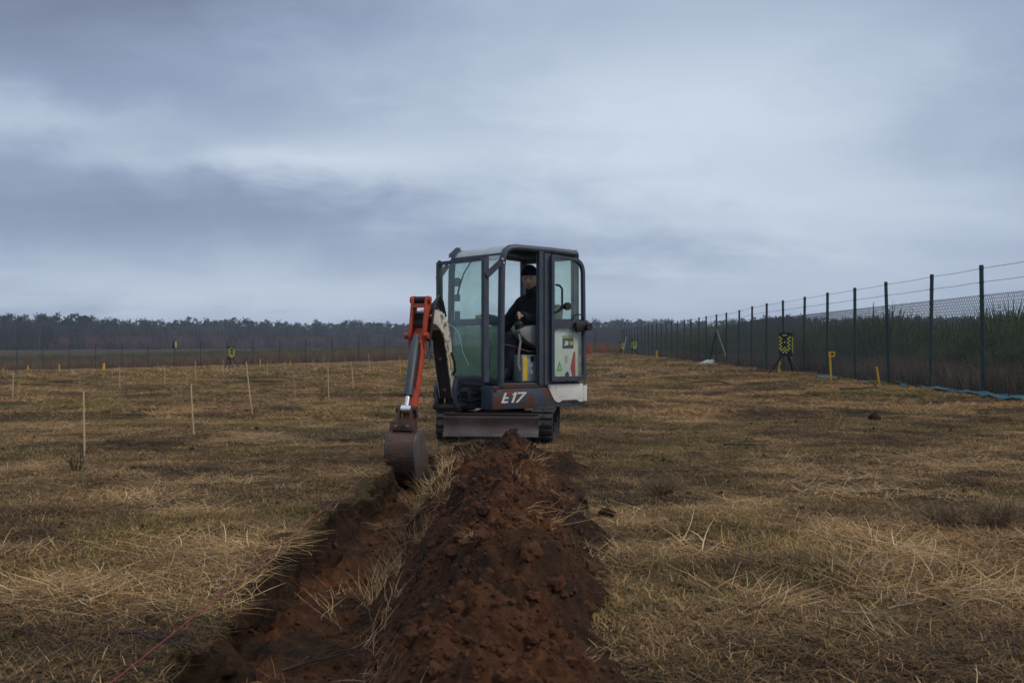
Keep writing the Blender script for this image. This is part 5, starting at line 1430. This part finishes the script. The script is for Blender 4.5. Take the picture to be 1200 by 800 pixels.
# clothes: overlapping tapered volumes fused into one smooth cloth surface
def fused(name, caps, voxel=0.013, it=5):
    q = MB()
    for a, b, ra, rb, fl in caps:
        a = Vector(a) - SEAT; b = Vector(b) - SEAT; d = b - a
        pts, rr = [], []
        t = d.normalized() if d.length > 1e-5 else Vector((0, 0, 1))
        for k in range(7):
            an = math.pi / 2 * (1 - k / 6); pts.append(a - t * ra * math.sin(an)); rr.append(max(ra * math.cos(an), 0.002))
        for k in range(1, 5):
            pts.append(a.lerp(b, k / 5)); rr.append(ra + (rb - ra) * k / 5)
        for k in range(7):
            an = math.pi / 2 * k / 6; pts.append(b + t * rb * math.sin(an)); rr.append(max(rb * math.cos(an), 0.002))
        n0 = len(q.v); q.tube(pts, 0.1, 20, radii=rr)
        if fl != 1.0:                                   # flatten front to back
            c0 = (a.x + b.x) / 2
            q.v[n0:] = [(c0 + (v[0] - c0) * fl, v[1], v[2]) for v in q.v[n0:]]
    me = bpy.data.meshes.new(name); me.from_pydata(q.v, [], q.f)
    o = bpy.data.objects.new(name, me); C.objects.link(o)
    rm = o.modifiers.new('fuse', 'REMESH'); rm.mode = 'VOXEL'; rm.voxel_size = voxel
    sm = o.modifiers.new('smooth', 'SMOOTH'); sm.factor = 0.5; sm.iterations = it
    tx_ = bpy.data.textures.new('folds', 'CLOUDS'); tx_.noise_scale = 0.07
    dm = o.modifiers.new('folds', 'DISPLACE'); dm.texture = tx_; dm.strength = 0.020; dm.mid_level = 0.5
    dg = bpy.context.evaluated_depsgraph_get(); dg.update()
    m2 = bpy.data.meshes.new_from_object(o.evaluated_get(dg))
    bpy.data.objects.remove(o); bpy.data.meshes.remove(me)
    out = MB(); out.add([v.co.copy() for v in m2.vertices], [tuple(p.vertices) for p in m2.polygons]); bpy.data.meshes.remove(m2)
    return out
LS, LE, LW = (-0.405, 0.275, 1.535), (-0.27, 0.375, 1.31), (-0.025, 0.366, 1.386)
RS, RE, RW = (-0.395, -0.085, 1.535), (-0.20, -0.18, 1.29), (0.0, -0.256, 1.376)
jk = fused('jacket', [((-0.42, 0.15, 1.08), (-0.42, 0.05, 1.08), 0.15, 0.15, 1), ((-0.43, 0.16, 1.22), (-0.42, 0.16, 1.46), 0.15, 0.135, 1), ((-0.43, 0.03, 1.22), (-0.42, 0.03, 1.46), 0.15, 0.135, 1),
                      (LS, RS, 0.098, 0.098, 1), ((-0.41, 0.19, 1.58), (-0.40, 0.0, 1.58), 0.085, 0.085, 1), ((-0.405, 0.10, 1.60), (-0.378, 0.10, 1.70), 0.095, 0.080, 1),
                      (LS, LE, 0.095, 0.072, 1), (LE, LW, 0.072, 0.050, 1), (RS, RE, 0.098, 0.078, 1), (RE, RW, 0.078, 0.052, 1)]).build('jacket', 'blackcloth', person, ang=80)
tv = [(-0.42, 0.10, 1.04), SK[12], SK[13], (0.078, 0.215, 0.78), SK[16], SK[17], (0.078, -0.02, 0.78)]
fused('trousers', [((-0.40, 0.17, 1.05), (-0.40, 0.03, 1.05), 0.125, 0.125, 1), (SK[12], SK[13], 0.092, 0.074, 1), (SK[13], (0.075, 0.215, 0.80), 0.074, 0.056, 1),
                   (SK[16], SK[17], 0.092, 0.074, 1), (SK[17], (0.075, -0.02, 0.80), 0.074, 0.056, 1)]).build('trousers', 'jeans', person, ang=80)
for yy in (0.215, -0.02):
    a, b = skinned('boot', [(0.08, yy, 0.83), (0.08, yy, 0.72), (0.05, yy, 0.695), (0.17, yy, 0.69), (0.25, yy, 0.682)], [(0, 1), (1, 2), (1, 3), (3, 4)], [0.062, 0.056, 0.042, (0.042, 0.048), (0.032, 0.044)], 2, 1)
    q = MB(); q.add(a, b); q.build('boot', 'boot', person, ang=80)
# beanie: upper part of the skull grown outwards, with a turned-up cuff
q = MB()
vs, fs = [], []
rows, cols_ = 14, 40
for i in range(rows + 1):
    t = i / rows
    th = rad(87) * (1 - t) + 0.001
    zz = math.cos(th); rr = math.sin(th)
    grow = 1.10 + (0.055 if 0.0 < t < 0.34 else 0)
    for k in range(cols_):
        a = 2 * math.pi * k / cols_
        tilt = 0.020 * math.cos(a)
        rib = 1 + 0.010 * math.cos(a * 20)
        vs.append(HR @ (HS * Vector((0.098 * rr * math.cos(a) * grow * rib, 0.079 * rr * math.sin(a) * grow * rib, 0.030 + tilt * (1 - t) + 0.118 * zz * (1.0 if zz > 0 else 0.8)))) + HC - SEAT)
for i in range(rows):
    for k in range(cols_):
        fs.append((i * cols_ + k, i * cols_ + (k + 1) % cols_, (i + 1) * cols_ + (k + 1) % cols_, (i + 1) * cols_ + k))
q.add(vs, fs); bn = q.build('beanie', 'beanie', person, ang=80)
sm_ = bn.modifiers.new('thick', 'SOLIDIFY'); sm_.thickness = 0.006
# eyes, brows and mouth
for sy in (-1, 1):
    q = MB(); q.tube([HR @ (HS * Vector((0.0935 - 0.010 * abs(u_), sy * (0.014 + 0.014 * (u_ + 1)), 0.026 + 0.004 * (1 - u_ * u_)))) + HC - SEAT for u_ in (-1, -.5, 0, .5, 1)], 0.004, 6); q.build('eyebrow', 'hair', person)
    q = MB(); q.tube([HR @ (HS * Vector((0.0855 - 0.006 * abs(u_), sy * (0.016 + 0.011 * (u_ + 1)), 0.0105))) + HC - SEAT for u_ in (-1, -.4, .4, 1)], 0.0035, 6); q.build('eye', 'black', person)
q = MB(); q.tube([HR @ (HS * Vector((0.0985 - 0.010 * u_ * u_, 0.022 * u_, -0.0605))) + HC - SEAT for u_ in (-1, -.5, 0, .5, 1)], 0.0032, 6); q.build('mouth', 'lip', person)

# ------------------------------------------------------------------ checkered sensor stations on tripods
def station():
    r = empty('tripod_station')
    m = MB(); m.prism(rounded([(-0.20, -0.13), (0.20, -0.13), (0.20, 0.13), (-0.20, 0.13)], 0.06, 3), 0.60, 1.25, 'z'); hb_ = m.build('housing', 'station_navy', r)
    m = MB(); m.prism(rounded([(-0.215, -0.145), (0.215, -0.145), (0.215, 0.145), (-0.215, 0.145)], 0.06, 3), 1.25, 1.285, 'z'); m.build('lid', 'station_navy', r)
    m = MB(); m.box((0, 0, 0.575), (0.30, 0.24, 0.05), None, 0.01); m.build('mounting_plate', 'station_navy', r)
    for k in range(4):
        for c in range(2):
            for side in (-1, 1):
                m = MB(); x0 = side * (0.105 + 0.048 * c)
                m.box((x0, -0.1335, 0.74 + 0.115 * k + (0.057 if c else 0)), (0.044, 0.007, 0.054)); m.build('yellow_check', 'lime', hb_, smooth=False)
    for c in range(3):
        for k in range(2):
            m = MB(); m.box((-0.05 + 0.05 * c, -0.1335, 0.67 + 0.10 * k + (0.05 if c == 1 else 0)), (0.044, 0.007, 0.046)); m.build('yellow_check', 'lime', hb_, smooth=False)
    for side in (-1, 1):
        for k in range(8):
            m = MB(); m.box((side * 0.2035, -0.028 if k % 2 else 0.028, 0.69 + 0.062 * k), (0.007, 0.052, 0.056)); m.build('yellow_check', 'lime', hb_, smooth=False)
    m = MB(); m.box((0, -0.134, 1.205), (0.14, 0.008, 0.03)); m.build('name_strip', 'lime', hb_, smooth=False)
    m = MB(); m.cyl((0, -0.129, 0.99), (0, -0.142, 0.99), 0.022, 12); m.build('lens', 'stickerwhite', hb_)
    for a in (205, 335, 80):
        d = Vector((math.cos(rad(a)), math.sin(rad(a)), 0))
        m = MB(); m.tube([d * 0.12 + Vector((0, 0, 0.58)), d * 0.52 + Vector((0, 0, 0.0))], 0.03, 8, radii=[0.032, 0.026]); m.tube([d * 0.52, d * 0.535 + Vector((0, 0, -0.02))], 0.028, 8); m.build('leg', 'station_navy', r)
    return r
st0 = station()
GRP = 'checkered tripod stations round the field'
SPOTS = [(921, 438.5, 1.0, -0.55, 'navy box with yellow checks on a tripod, nearest of its kind, by the right fence', 31.0),
         (742.5, 418, 1.05, 0.5, 'checkered box on a tripod at the far corner, larger and right of its neighbour', None),
         (728, 418, 0.95, 1.0, 'checkered box on a tripod at the far corner, smaller and left of its neighbour', None),
         (270.5, 433, 1.0, 0.6, 'yellow and navy box on a tripod at the back fence beside the braced post', None),
         (506, 424, 1.0, 0.6, 'yellow and navy box on a tripod seen between boom and dipper arm', None)]
for i, (px_, py_, s_, rz_, lab, yy) in enumerate(SPOTS):
    o = st0 if i == 0 else copy_tree(st0)
    p = at(px_, py_)
    if p.y > 93: p = Vector(((px_ - 600) / FPX * 93, 93, 0)); p.z = gz(p.x, p.y)
    o.location = p; o.rotation_euler = (0, 0, rz_); o.scale = (s_,) * 3
    tag(o, lab, 'tripod', GRP)
# box on a tall pole beyond the back fence, and a red-topped pole
p = Vector(((205 - 600) / FPX * 112, 112, 0)); p.z = gz(p.x, p.y)
r = empty('pole_box', p); tag(r, 'yellow and navy box on a tall pole beyond the back fence at left', 'pole box')
m = MB(); m.cyl((0, 0, -.2), (0, 0, 1.9), 0.04, 8); m.build('pole', 'post_green', r)
m = MB(); m.box((-0.1, 0, 2.3), (0.36, 0.3, 0.85), None, 0.03); m.build('housing', 'station_navy', r)
m = MB(); m.box((0.16, -0.16, 2.3), (0.20, 0.02, 0.66), None, 0.004); m.build('yellow_face', 'lime', r)
p = Vector(((127.5 - 600) / FPX * 125, 125, 0)); p.z = gz(p.x, p.y)
r = empty('marker_pole', p); tag(r, 'thin dark pole with a small red top beyond the back fence at far left', 'pole')
m = MB(); m.cyl((0, 0, -.2), (0, 0, 3.0), 0.035, 8); m.build('pole', 'post_green', r)
m = MB(); m.tube([(0, 0, 2.95), (0, 0, 3.05), (0, 0, 3.25), (0, 0, 3.3)], .1, 10, radii=[.06, .14, .14, .05]); m.build('red_top', 'red_plastic', r)
# ------------------------------------------------------------------ bamboo stakes
def stake_mesh(h, lean, seed, mat):
    r_ = random.Random(seed); m = MB(); pts = []; rd = []
    n_ = 9
    for k in range(n_ + 1):
        t = k / n_
        pts.append((lean * t + 0.006 * math.sin(3 * t + seed), 0.004 * math.sin(5 * t + seed), -0.10 + t * (h + 0.10))); rd.append(0.0105 * (1.0 - 0.25 * t))
    m.tube(pts, 0.01, 7, radii=rd)
    for k in range(1, int(h / 0.22) + 1):
        z = k * 0.22; t = (z + 0.10) / (h + 0.10); x_ = lean * t + 0.006 * math.sin(3 * t + seed); y_ = 0.004 * math.sin(5 * t + seed)
        m.tube([(x_, y_, z - 0.008), (x_, y_, z), (x_, y_, z + 0.008)], 0.012, 7, radii=[0.009, 0.0135, 0.009])
    return m
STAKES = [  # base px, base py, top px, top py, label
    (98, 535, 98.7, 457, 'tall bamboo stake in the left foreground, next to a small dark sprig'),
    (227.3, 512, 224.6, 452, 'bamboo stake in the left middle ground, second nearest to the camera'),
    (297.3, 486, 288.6, 422, 'longest leaning bamboo stake, tilted to the left, in front of the braced fence post'),
    (15.5, 470, 15.3, 437, 'thin bamboo stake at the far left edge of the picture'),
    (92.3, 460, 94.0, 432, 'slightly tilted bamboo stake above and behind the nearest stake'),
    (140.5, 455, 139.8, 429, 'bamboo stake just below the third gap of the back fence from the left edge'),
    (192.6, 451, 193, 427, 'bamboo stake below the pole box at left'),
    (229.4, 448, 229.5, 425.5, 'bamboo stake behind the second nearest stake, in line with a fence post'),
    (261.6, 442, 261.5, 423, 'short far bamboo stake just left of the tripod at the back fence'),
    (313.6, 441, 313.4, 421.5, 'far bamboo stake right of the braced fence post'),
    (334.4, 438, 334.2, 423, 'small far stake, first of the close pair right of the braced post'),
    (352.2, 436, 351.3, 421.5, 'small far stake, second of the close pair right of the braced post'),
    (367.3, 434, 366.8, 421.5, 'tiny far stake just before the back fence, near its fifth post from the dipper arm'),
    (347.6, 472, 343.6, 432, 'brown tilted bamboo stake in the middle distance between leaning stake and dipper arm'),
    (385.5, 466, 384.6, 428.5, 'pale upright bamboo stake in the middle distance, above a dark grass patch'),
    (379.3, 430, 378.6, 420, 'tiny stake at the foot of the back fence, above the pale upright stake'),
    (404.4, 430, 404.3, 421, 'tiny pale stake at the foot of the back fence, above the slanted stake'),
    (414.6, 457, 411.5, 425, 'slanted bamboo stake, third from the dipper arm'),
    (433.6, 440, 431.8, 416, 'far bamboo stake with yellowish top, left of the dipper arm'),
    (453.6, 446, 453.5, 422, 'brownish bamboo stake, second from the dipper arm'),
    (469.6, 442, 468.6, 418.5, 'yellowish stake standing closest to the dipper arm')]
for i, (bx, by, tx_, ty, lab) in enumerate(STAKES):
    p = at(bx, by)
    k = p.y / FPX
    o = stake_mesh((by - ty) * k, (tx_ - bx) * k, i + 1, 'bamboo').build('bamboo_stake', 'bamboo_dark' if i in (4, 11, 13, 19) else ('marker_yellow' if i == 20 else 'bamboo'), loc=p)
    tag(o, lab, 'stake', 'bamboo stakes across the field')
# ------------------------------------------------------------------ yellow marker posts
def marker(h, lean=0.0, w=0.05, hook=False, curve=0.0):
    m = MB(); pts = [(lean * t + curve * math.sin(math.pi * t), 0, -0.1 + (h + 0.1) * t) for t in (0, .25, .5, .75, 1)]
    m.tube(pts, w / 2, 8)
    if hook:
        x_, z_ = pts[-1][0], pts[-1][2]
        m.ring([(x_ - .03, z_ - .12), (x_ + .13, z_ - .12), (x_ + .13, z_ + .02), (x_ - .03, z_ + .02)], [(x_, z_ - .09), (x_ + .10, z_ - .09), (x_ + .10, z_ - .01), (x_, z_ - .01)], -0.015, 0.015)
    return m
MARK = [(974, 446.5, 972.5, 412, True, 0.05, 0, 'yellow marker post with a square loop on top by the right fence'),
        (1031.5, 450.5, 1027.2, 427.5, False, 0.05, 0, 'plain leaning yellow marker post before the right fence'),
        (912.5, 436, 914.5, 422.5, False, 0.045, -0.03, 'curved yellow strip behind the nearest tripod'),
        (769.8, 420, 769.6, 410, False, 0.12, 0, 'stubby yellow marker at the far part of the right fence'),
        (3.5, 437, 3.5, 432.5, False, 0.07, 0, 'faint yellow marker at the extreme left along the back fence'),
        (33, 437, 32.6, 429, False, 0.07, 0, 'yellow marker in the first gap of the back fence at left'),
        (70, 437, 69.4, 426.5, False, 0.07, 0, 'yellow marker in the second gap of the back fence at left'),
        (120.6, 437, 121.4, 426, False, 0.07, 0, 'left of a tight pair of yellow markers at the back fence'),
        (122.8, 436.5, 122.2, 425, False, 0.08, 0, 'right and brighter of a tight pair of yellow markers at the back fence'),
        (239.6, 433.5, 239.6, 428.5, False, 0.06, 0, 'low yellow marker left of the tripod at the back fence'),
        (305, 431, 305, 421, False, 0.07, 0, 'yellow marker at the right foot of the braced fence post'),
        (340.3, 430.5, 340.3, 423.5, False, 0.06, 0, 'small yellow marker behind the close pair of far stakes')]
for px_, py_, tx_, ty, hk, w_, cv, lab in MARK:
    p = at(px_, py_)
    if p.y > 95: p = Vector(((px_ - 600) / FPX * 95, 95, 0)); p.z = gz(p.x, p.y)
    k = p.y / FPX
    tag(marker((py_ - ty) * k, (tx_ - px_) * k, w_, hk, cv).build('yellow_marker', 'marker_yellow', loc=p), lab, 'marker', 'yellow markers along the fences')
# ------------------------------------------------------------------ red barrier frame at the back fence
p = Vector(((699 - 600) / FPX * 92, 92, 0)); p.z = gz(p.x, p.y)
r = empty('red_barrier', p); tag(r, 'low red barrier of two upright pairs joined at the ground, beyond the cab', 'barrier')
for s in (-1, 1):
    for d_ in (0, 0.17):
        m = MB(); m.box((s * 0.62 + d_ - .08, 0, 0.48), (0.07, 0.05, 1.02), None, 0.01); m.build('upright', 'red_plastic', r)
m = MB(); m.box((0, 0, 0.02), (1.3, 0.08, 0.10), None, 0.01); m.build('foot_rail', 'red_plastic', r)
# ------------------------------------------------------------------ plastic strips and sheets along the right fence
def ribbon(name, path, widths, mat, label, cat, seed=1, amp=0.03):
    r_ = random.Random(seed); vs, fs = [], []
    P = [at(a, b) for a, b in path]; N_ = 10; pts = []; ws = []
    for i in range(len(P) - 1):
        for k in range(N_):
            t = k / N_; pts.append(P[i].lerp(P[i + 1], t)); ws.append(widths[i] * (1 - t) + widths[i + 1] * t)
    pts.append(P[-1]); ws.append(widths[-1])
    nc = 7
    for i, q in enumerate(pts):
        d_ = (pts[min(i + 1, len(pts) - 1)] - pts[max(i - 1, 0)]); d_.z = 0; d_.normalize(); s = Vector((-d_.y, d_.x, 0))
        for c in range(nc):
            u = c / (nc - 1) - 0.5
            w = q + s * u * ws[i]
            z = gz(w.x, w.y) + 0.03 + amp * (1 + math.sin(i * 0.55 + c * 1.3 + seed)) + amp * 1.6 * max(0, math.sin(i * 0.17 + seed)) * (1 - 2 * abs(u)) + r_.uniform(0, amp * .4)
            vs.append((w.x - P[0].x, w.y - P[0].y, z - P[0].z))
    for i in range(len(pts) - 1):
        for c in range(nc - 1):
            fs.append((i * nc + c, i * nc + c + 1, (i + 1) * nc + c + 1, (i + 1) * nc + c))
    m = MB(); m.add(vs, fs); o = m.build(name, mat, loc=P[0], ang=60)
    sd_ = o.modifiers.new('thick', 'SOLIDIFY'); sd_.thickness = 0.006
    return tag(o, label, cat)
ribbon('plastic_strip', [(1072, 452), (1086, 453.5), (1110, 457), (1140, 461), (1165, 464), (1205, 467.5), (1240, 470)], [0.2, 0.45, 0.45, 0.32, 0.2, 0.32, 0.3], 'teal', 'wide crumpled teal plastic strip along the foot of the near right fence', 'plastic strip', 2, 0.016)
ribbon('plastic_strip', [(1150, 465), (1175, 467.5), (1210, 471), (1240, 473)], [0.1, 0.2, 0.22, 0.2], 'teal', 'second fold of teal plastic lying in front at the right edge of the picture', 'plastic strip', 5, 0.02)
ribbon('plastic_strip', [(1003, 447.5), (1022, 447.5), (1046, 447.2), (1056, 450), (1066, 453)], [0.14, 0.14, 0.14, 0.14, 0.2], 'teal', 'narrow pale teal strip on the ground between two fence posts', 'plastic strip', 3, 0.010)
ribbon('plastic_strip', [(958, 443), (966, 443.5), (981, 445.2)], [0.3, 0.35, 0.2], 'teal', 'short teal scrap of plastic behind the looped yellow marker', 'plastic strip', 4, 0.012)
def sheet(px_, py_, w, d_, h, mat, label, seed):
    p = at(px_, py_); vs, fs = [], []; n1, n2 = 22, 12
    for j in range(n2):
        for i in range(n1):
            u, v = i / (n1 - 1) - .5, j / (n2 - 1) - .5
            e = max(0, 1 - (2 * u) ** 2) * max(0, 1 - (2 * v) ** 2)
            z = h * (e ** .5) * (0.7 + 0.9 * float(fbm(np.array([u * 5 + seed]), np.array([v * 5]), seed, 3)[0])) + 0.02
            vs.append((u * w, v * d_, z))
    for j in range(n2 - 1):
        for i in range(n1 - 1): fs.append((j * n1 + i, j * n1 + i + 1, (j + 1) * n1 + i + 1, (j + 1) * n1 + i))
    m = MB(); m.add(vs, fs); o = m.build('plastic_sheet', mat, loc=p, ang=50); q_ = o.modifiers.new('thick', 'SOLIDIFY'); q_.thickness = 0.005
    tag(o, label, 'plastic sheet')
sheet(831, 426.5, 0.85, 0.7, 0.20, 'sheet_pale', 'crumpled pale plastic sheet at the foot of the braced post, right fence', 3)
sheet(780, 421.5, 0.34, 0.3, 0.10, 'sheet_pale', 'small pale plastic scrap far along the right fence', 7)
# ------------------------------------------------------------------ red string along the trench lip
ys_ = np.linspace(2.5, 9.0, 70)
xs_ = -1.262 + 0.0145 * ys_ + 0.004 * np.sin(ys_ * 2.1)
zs_ = np.maximum(ground_z(xs_, ys_), 0.0) * 0.4 + 0.035
m = MB(); m.tube([(a, b - 2.5, c) for a, b, c in zip(xs_, ys_, zs_)], 0.0023, 6)
tag(m.build('guide_string', 'string_red', loc=(0, 2.5, 0)), 'thin red guide string stretched along the left lip of the trench', 'string')
# ------------------------------------------------------------------ lone clods, sprigs and fallen branches
for px_, py_, s_, mt, lab in ((712, 603, 0.050, 'clod_dark', 'fist-sized dark soil clod lying alone right of the spoil ridge'), (694, 612, 0.026, 'clod_dark', 'smaller dark clod between the ridge and the lone clod'),
                              (1026, 491, 0.085, 'clod_dark', 'dark tussock stump in the grass at right, below the leaning yellow marker'), (660, 560, 0.05, 'clod_dark', 'dark lump of soil at the right foot of the ridge')):
    p = at(px_, py_); src = clod(int(px_) % 97, mt); me = src.data
    bpy.data.objects.remove(src)
    o = bpy.data.objects.new('soil_clod', me); C.objects.link(o); o.location = p + Vector((0, 0, s_ * .4)); o.scale = (s_, s_, s_); o.rotation_euler = (0.3, 0.2, px_)
    me.polygons.foreach_set('use_smooth', [True] * len(me.polygons))
    tag(o, lab, 'clod')
def sprig(px_, py_, h, n_, spread, mat, label, seed, nm='dry_sprig'):
    r_ = random.Random(seed); p = at(px_, py_); m = MB()
    for k in range(n_):
        a = r_.uniform(0, 6.283); l = h * r_.uniform(.5, 1); s = spread * r_.uniform(.2, 1)
        b0 = Vector((r_.gauss(0, .02), r_.gauss(0, .02), -.02)); t_ = Vector((s * math.cos(a), s * math.sin(a), l)); mid = b0.lerp(t_, .5) + Vector((0, 0, l * .08))
        m.tube([b0, mid, t_], .003, 4, radii=[.0034, .0024, .001])
        for q_ in range(3):
            o_ = b0.lerp(t_, r_.uniform(.4, .9)); m.tube([o_, o_ + Vector((r_.gauss(0, .035), r_.gauss(0, .035), r_.uniform(.02, .08)))], .002, 3, radii=[.0022, .001])
    tag(m.build(nm, mat, loc=p, smooth=False), label, 'plant')
mk('sprig_green', (0.035, 0.042, 0.018), (0.022, 0.027, 0.013), 20, 0.8)
mk('sprig_brown', (0.21, 0.14, 0.078), (0.13, 0.086, 0.05), 20, 0.85)
sprig(91, 552, 0.25, 11, 0.13, 'sprig_green', 'small dark green sprig left of the nearest bamboo stake', 1)
sprig(376, 470, 0.28, 9, 0.16, 'sprig_green', 'small dark sprig in the middle distance below the pale stakes', 2)
sprig(774, 582, 0.13, 60, 0.20, 'sprig_brown', 'round brown tuft in the grass right of the spoil ridge', 3, 'dry_tuft')
sprig(1168, 622, 0.15, 70, 0.22, 'sprig_brown', 'brown tuft near the right edge of the picture', 4, 'dry_tuft')
sprig(1110, 618, 0.12, 40, 0.18, 'sprig_brown', 'smaller brown tuft left of the tuft at the right edge', 5, 'dry_tuft')
def branch(px_, py_, L_, az_, mat, label, seed, rad_=0.012):
    r_ = random.Random(seed); p = at(px_, py_); m = MB()
    def grow(a, d_, l, w, lev):
        pts = [a]; c = a.copy(); dd = d_.copy()
        for k in range(5):
            dd = (dd + Vector((r_.gauss(0, .22), r_.gauss(0, .22), r_.gauss(0, .08)))).normalized(); c = c + dd * l / 5; c.z = max(c.z, .008); pts.append(c.copy())
        m.tube(pts, w, 5, radii=[w * (1 - .15 * k) for k in range(6)])
        if lev < 2:
            for k in range(3): grow(pts[r_.randint(1, 4)], (dd + Vector((r_.gauss(0, .8), r_.gauss(0, .8), r_.uniform(0, .35)))).normalized(), l * .5, w * .55, lev + 1)
    grow(Vector((0, 0, .03)), Vector((math.cos(az_), math.sin(az_), .04)), L_, rad_, 0)
    tag(m.build('fallen_branch', mat, loc=p), label, 'branch')
branch(985, 458, 1.0, 0.2, 'twig', 'dark forked branch on the ground before the near fence posts', 1, .03)
branch(852, 452, 1.1, 2.6, 'twig', 'thin dark branch lying in the grass between cab and nearest tripod', 2, .02)
branch(848, 524, 0.5, 0.1, 'twig', 'dark stick lying flat right of the excavator track', 3, .011)
branch(1062, 449, 1.5, 0.3, 'twig_pale', 'pale bleached branches behind the fence near the teal strip', 4, .03)
branch(140, 745, 0.40, 0.05, 'twig', 'crooked dark twig in the left foreground straw', 5, .006)
branch(985, 727, 0.22, 0.2, 'twig_pale', 'short pale bleached stick in the right foreground', 6, .007)
branch(1040, 716, 0.28, 0.5, 'twig_pale', 'thin pale stick right of the short bleached stick', 7, .006)
branch(330, 720, 0.32, 0.3, 'twig', 'dark root poking out of the trench wall', 8, .008)
HAZE = 0.00036

# ------------------------------------------------------------------ air
hz = MB()
hz.box((0, 330, 13.5), (1400, 960, 33))
ho = hz.build('haze', 'wire', smooth=False)
hm = bpy.data.materials.new('air'); hm.use_nodes = True
hn = hm.node_tree; hn.nodes.remove(hn.nodes['Principled BSDF'])
pv = hn.nodes.new('ShaderNodeVolumePrincipled')
pv.inputs['Color'].default_value = (0.66, 0.78, 0.97, 1)
pv.inputs['Density'].default_value = HAZE
pv.inputs['Anisotropy'].default_value = 0.0
hn.links.new(pv.outputs[0], hn.nodes['Material Output'].inputs['Volume'])
ho.data.materials.clear(); ho.data.materials.append(hm)
ho['kind'] = 'stuff'; ho['label'] = 'pale blue winter haze hanging over the whole field'; ho['category'] = 'haze'
sc.cycles.volume_bounces = 1
sc.cycles.transparent_max_bounces = 24
sc.cycles.max_bounces = 8
sc.cycles.diffuse_bounces = 3
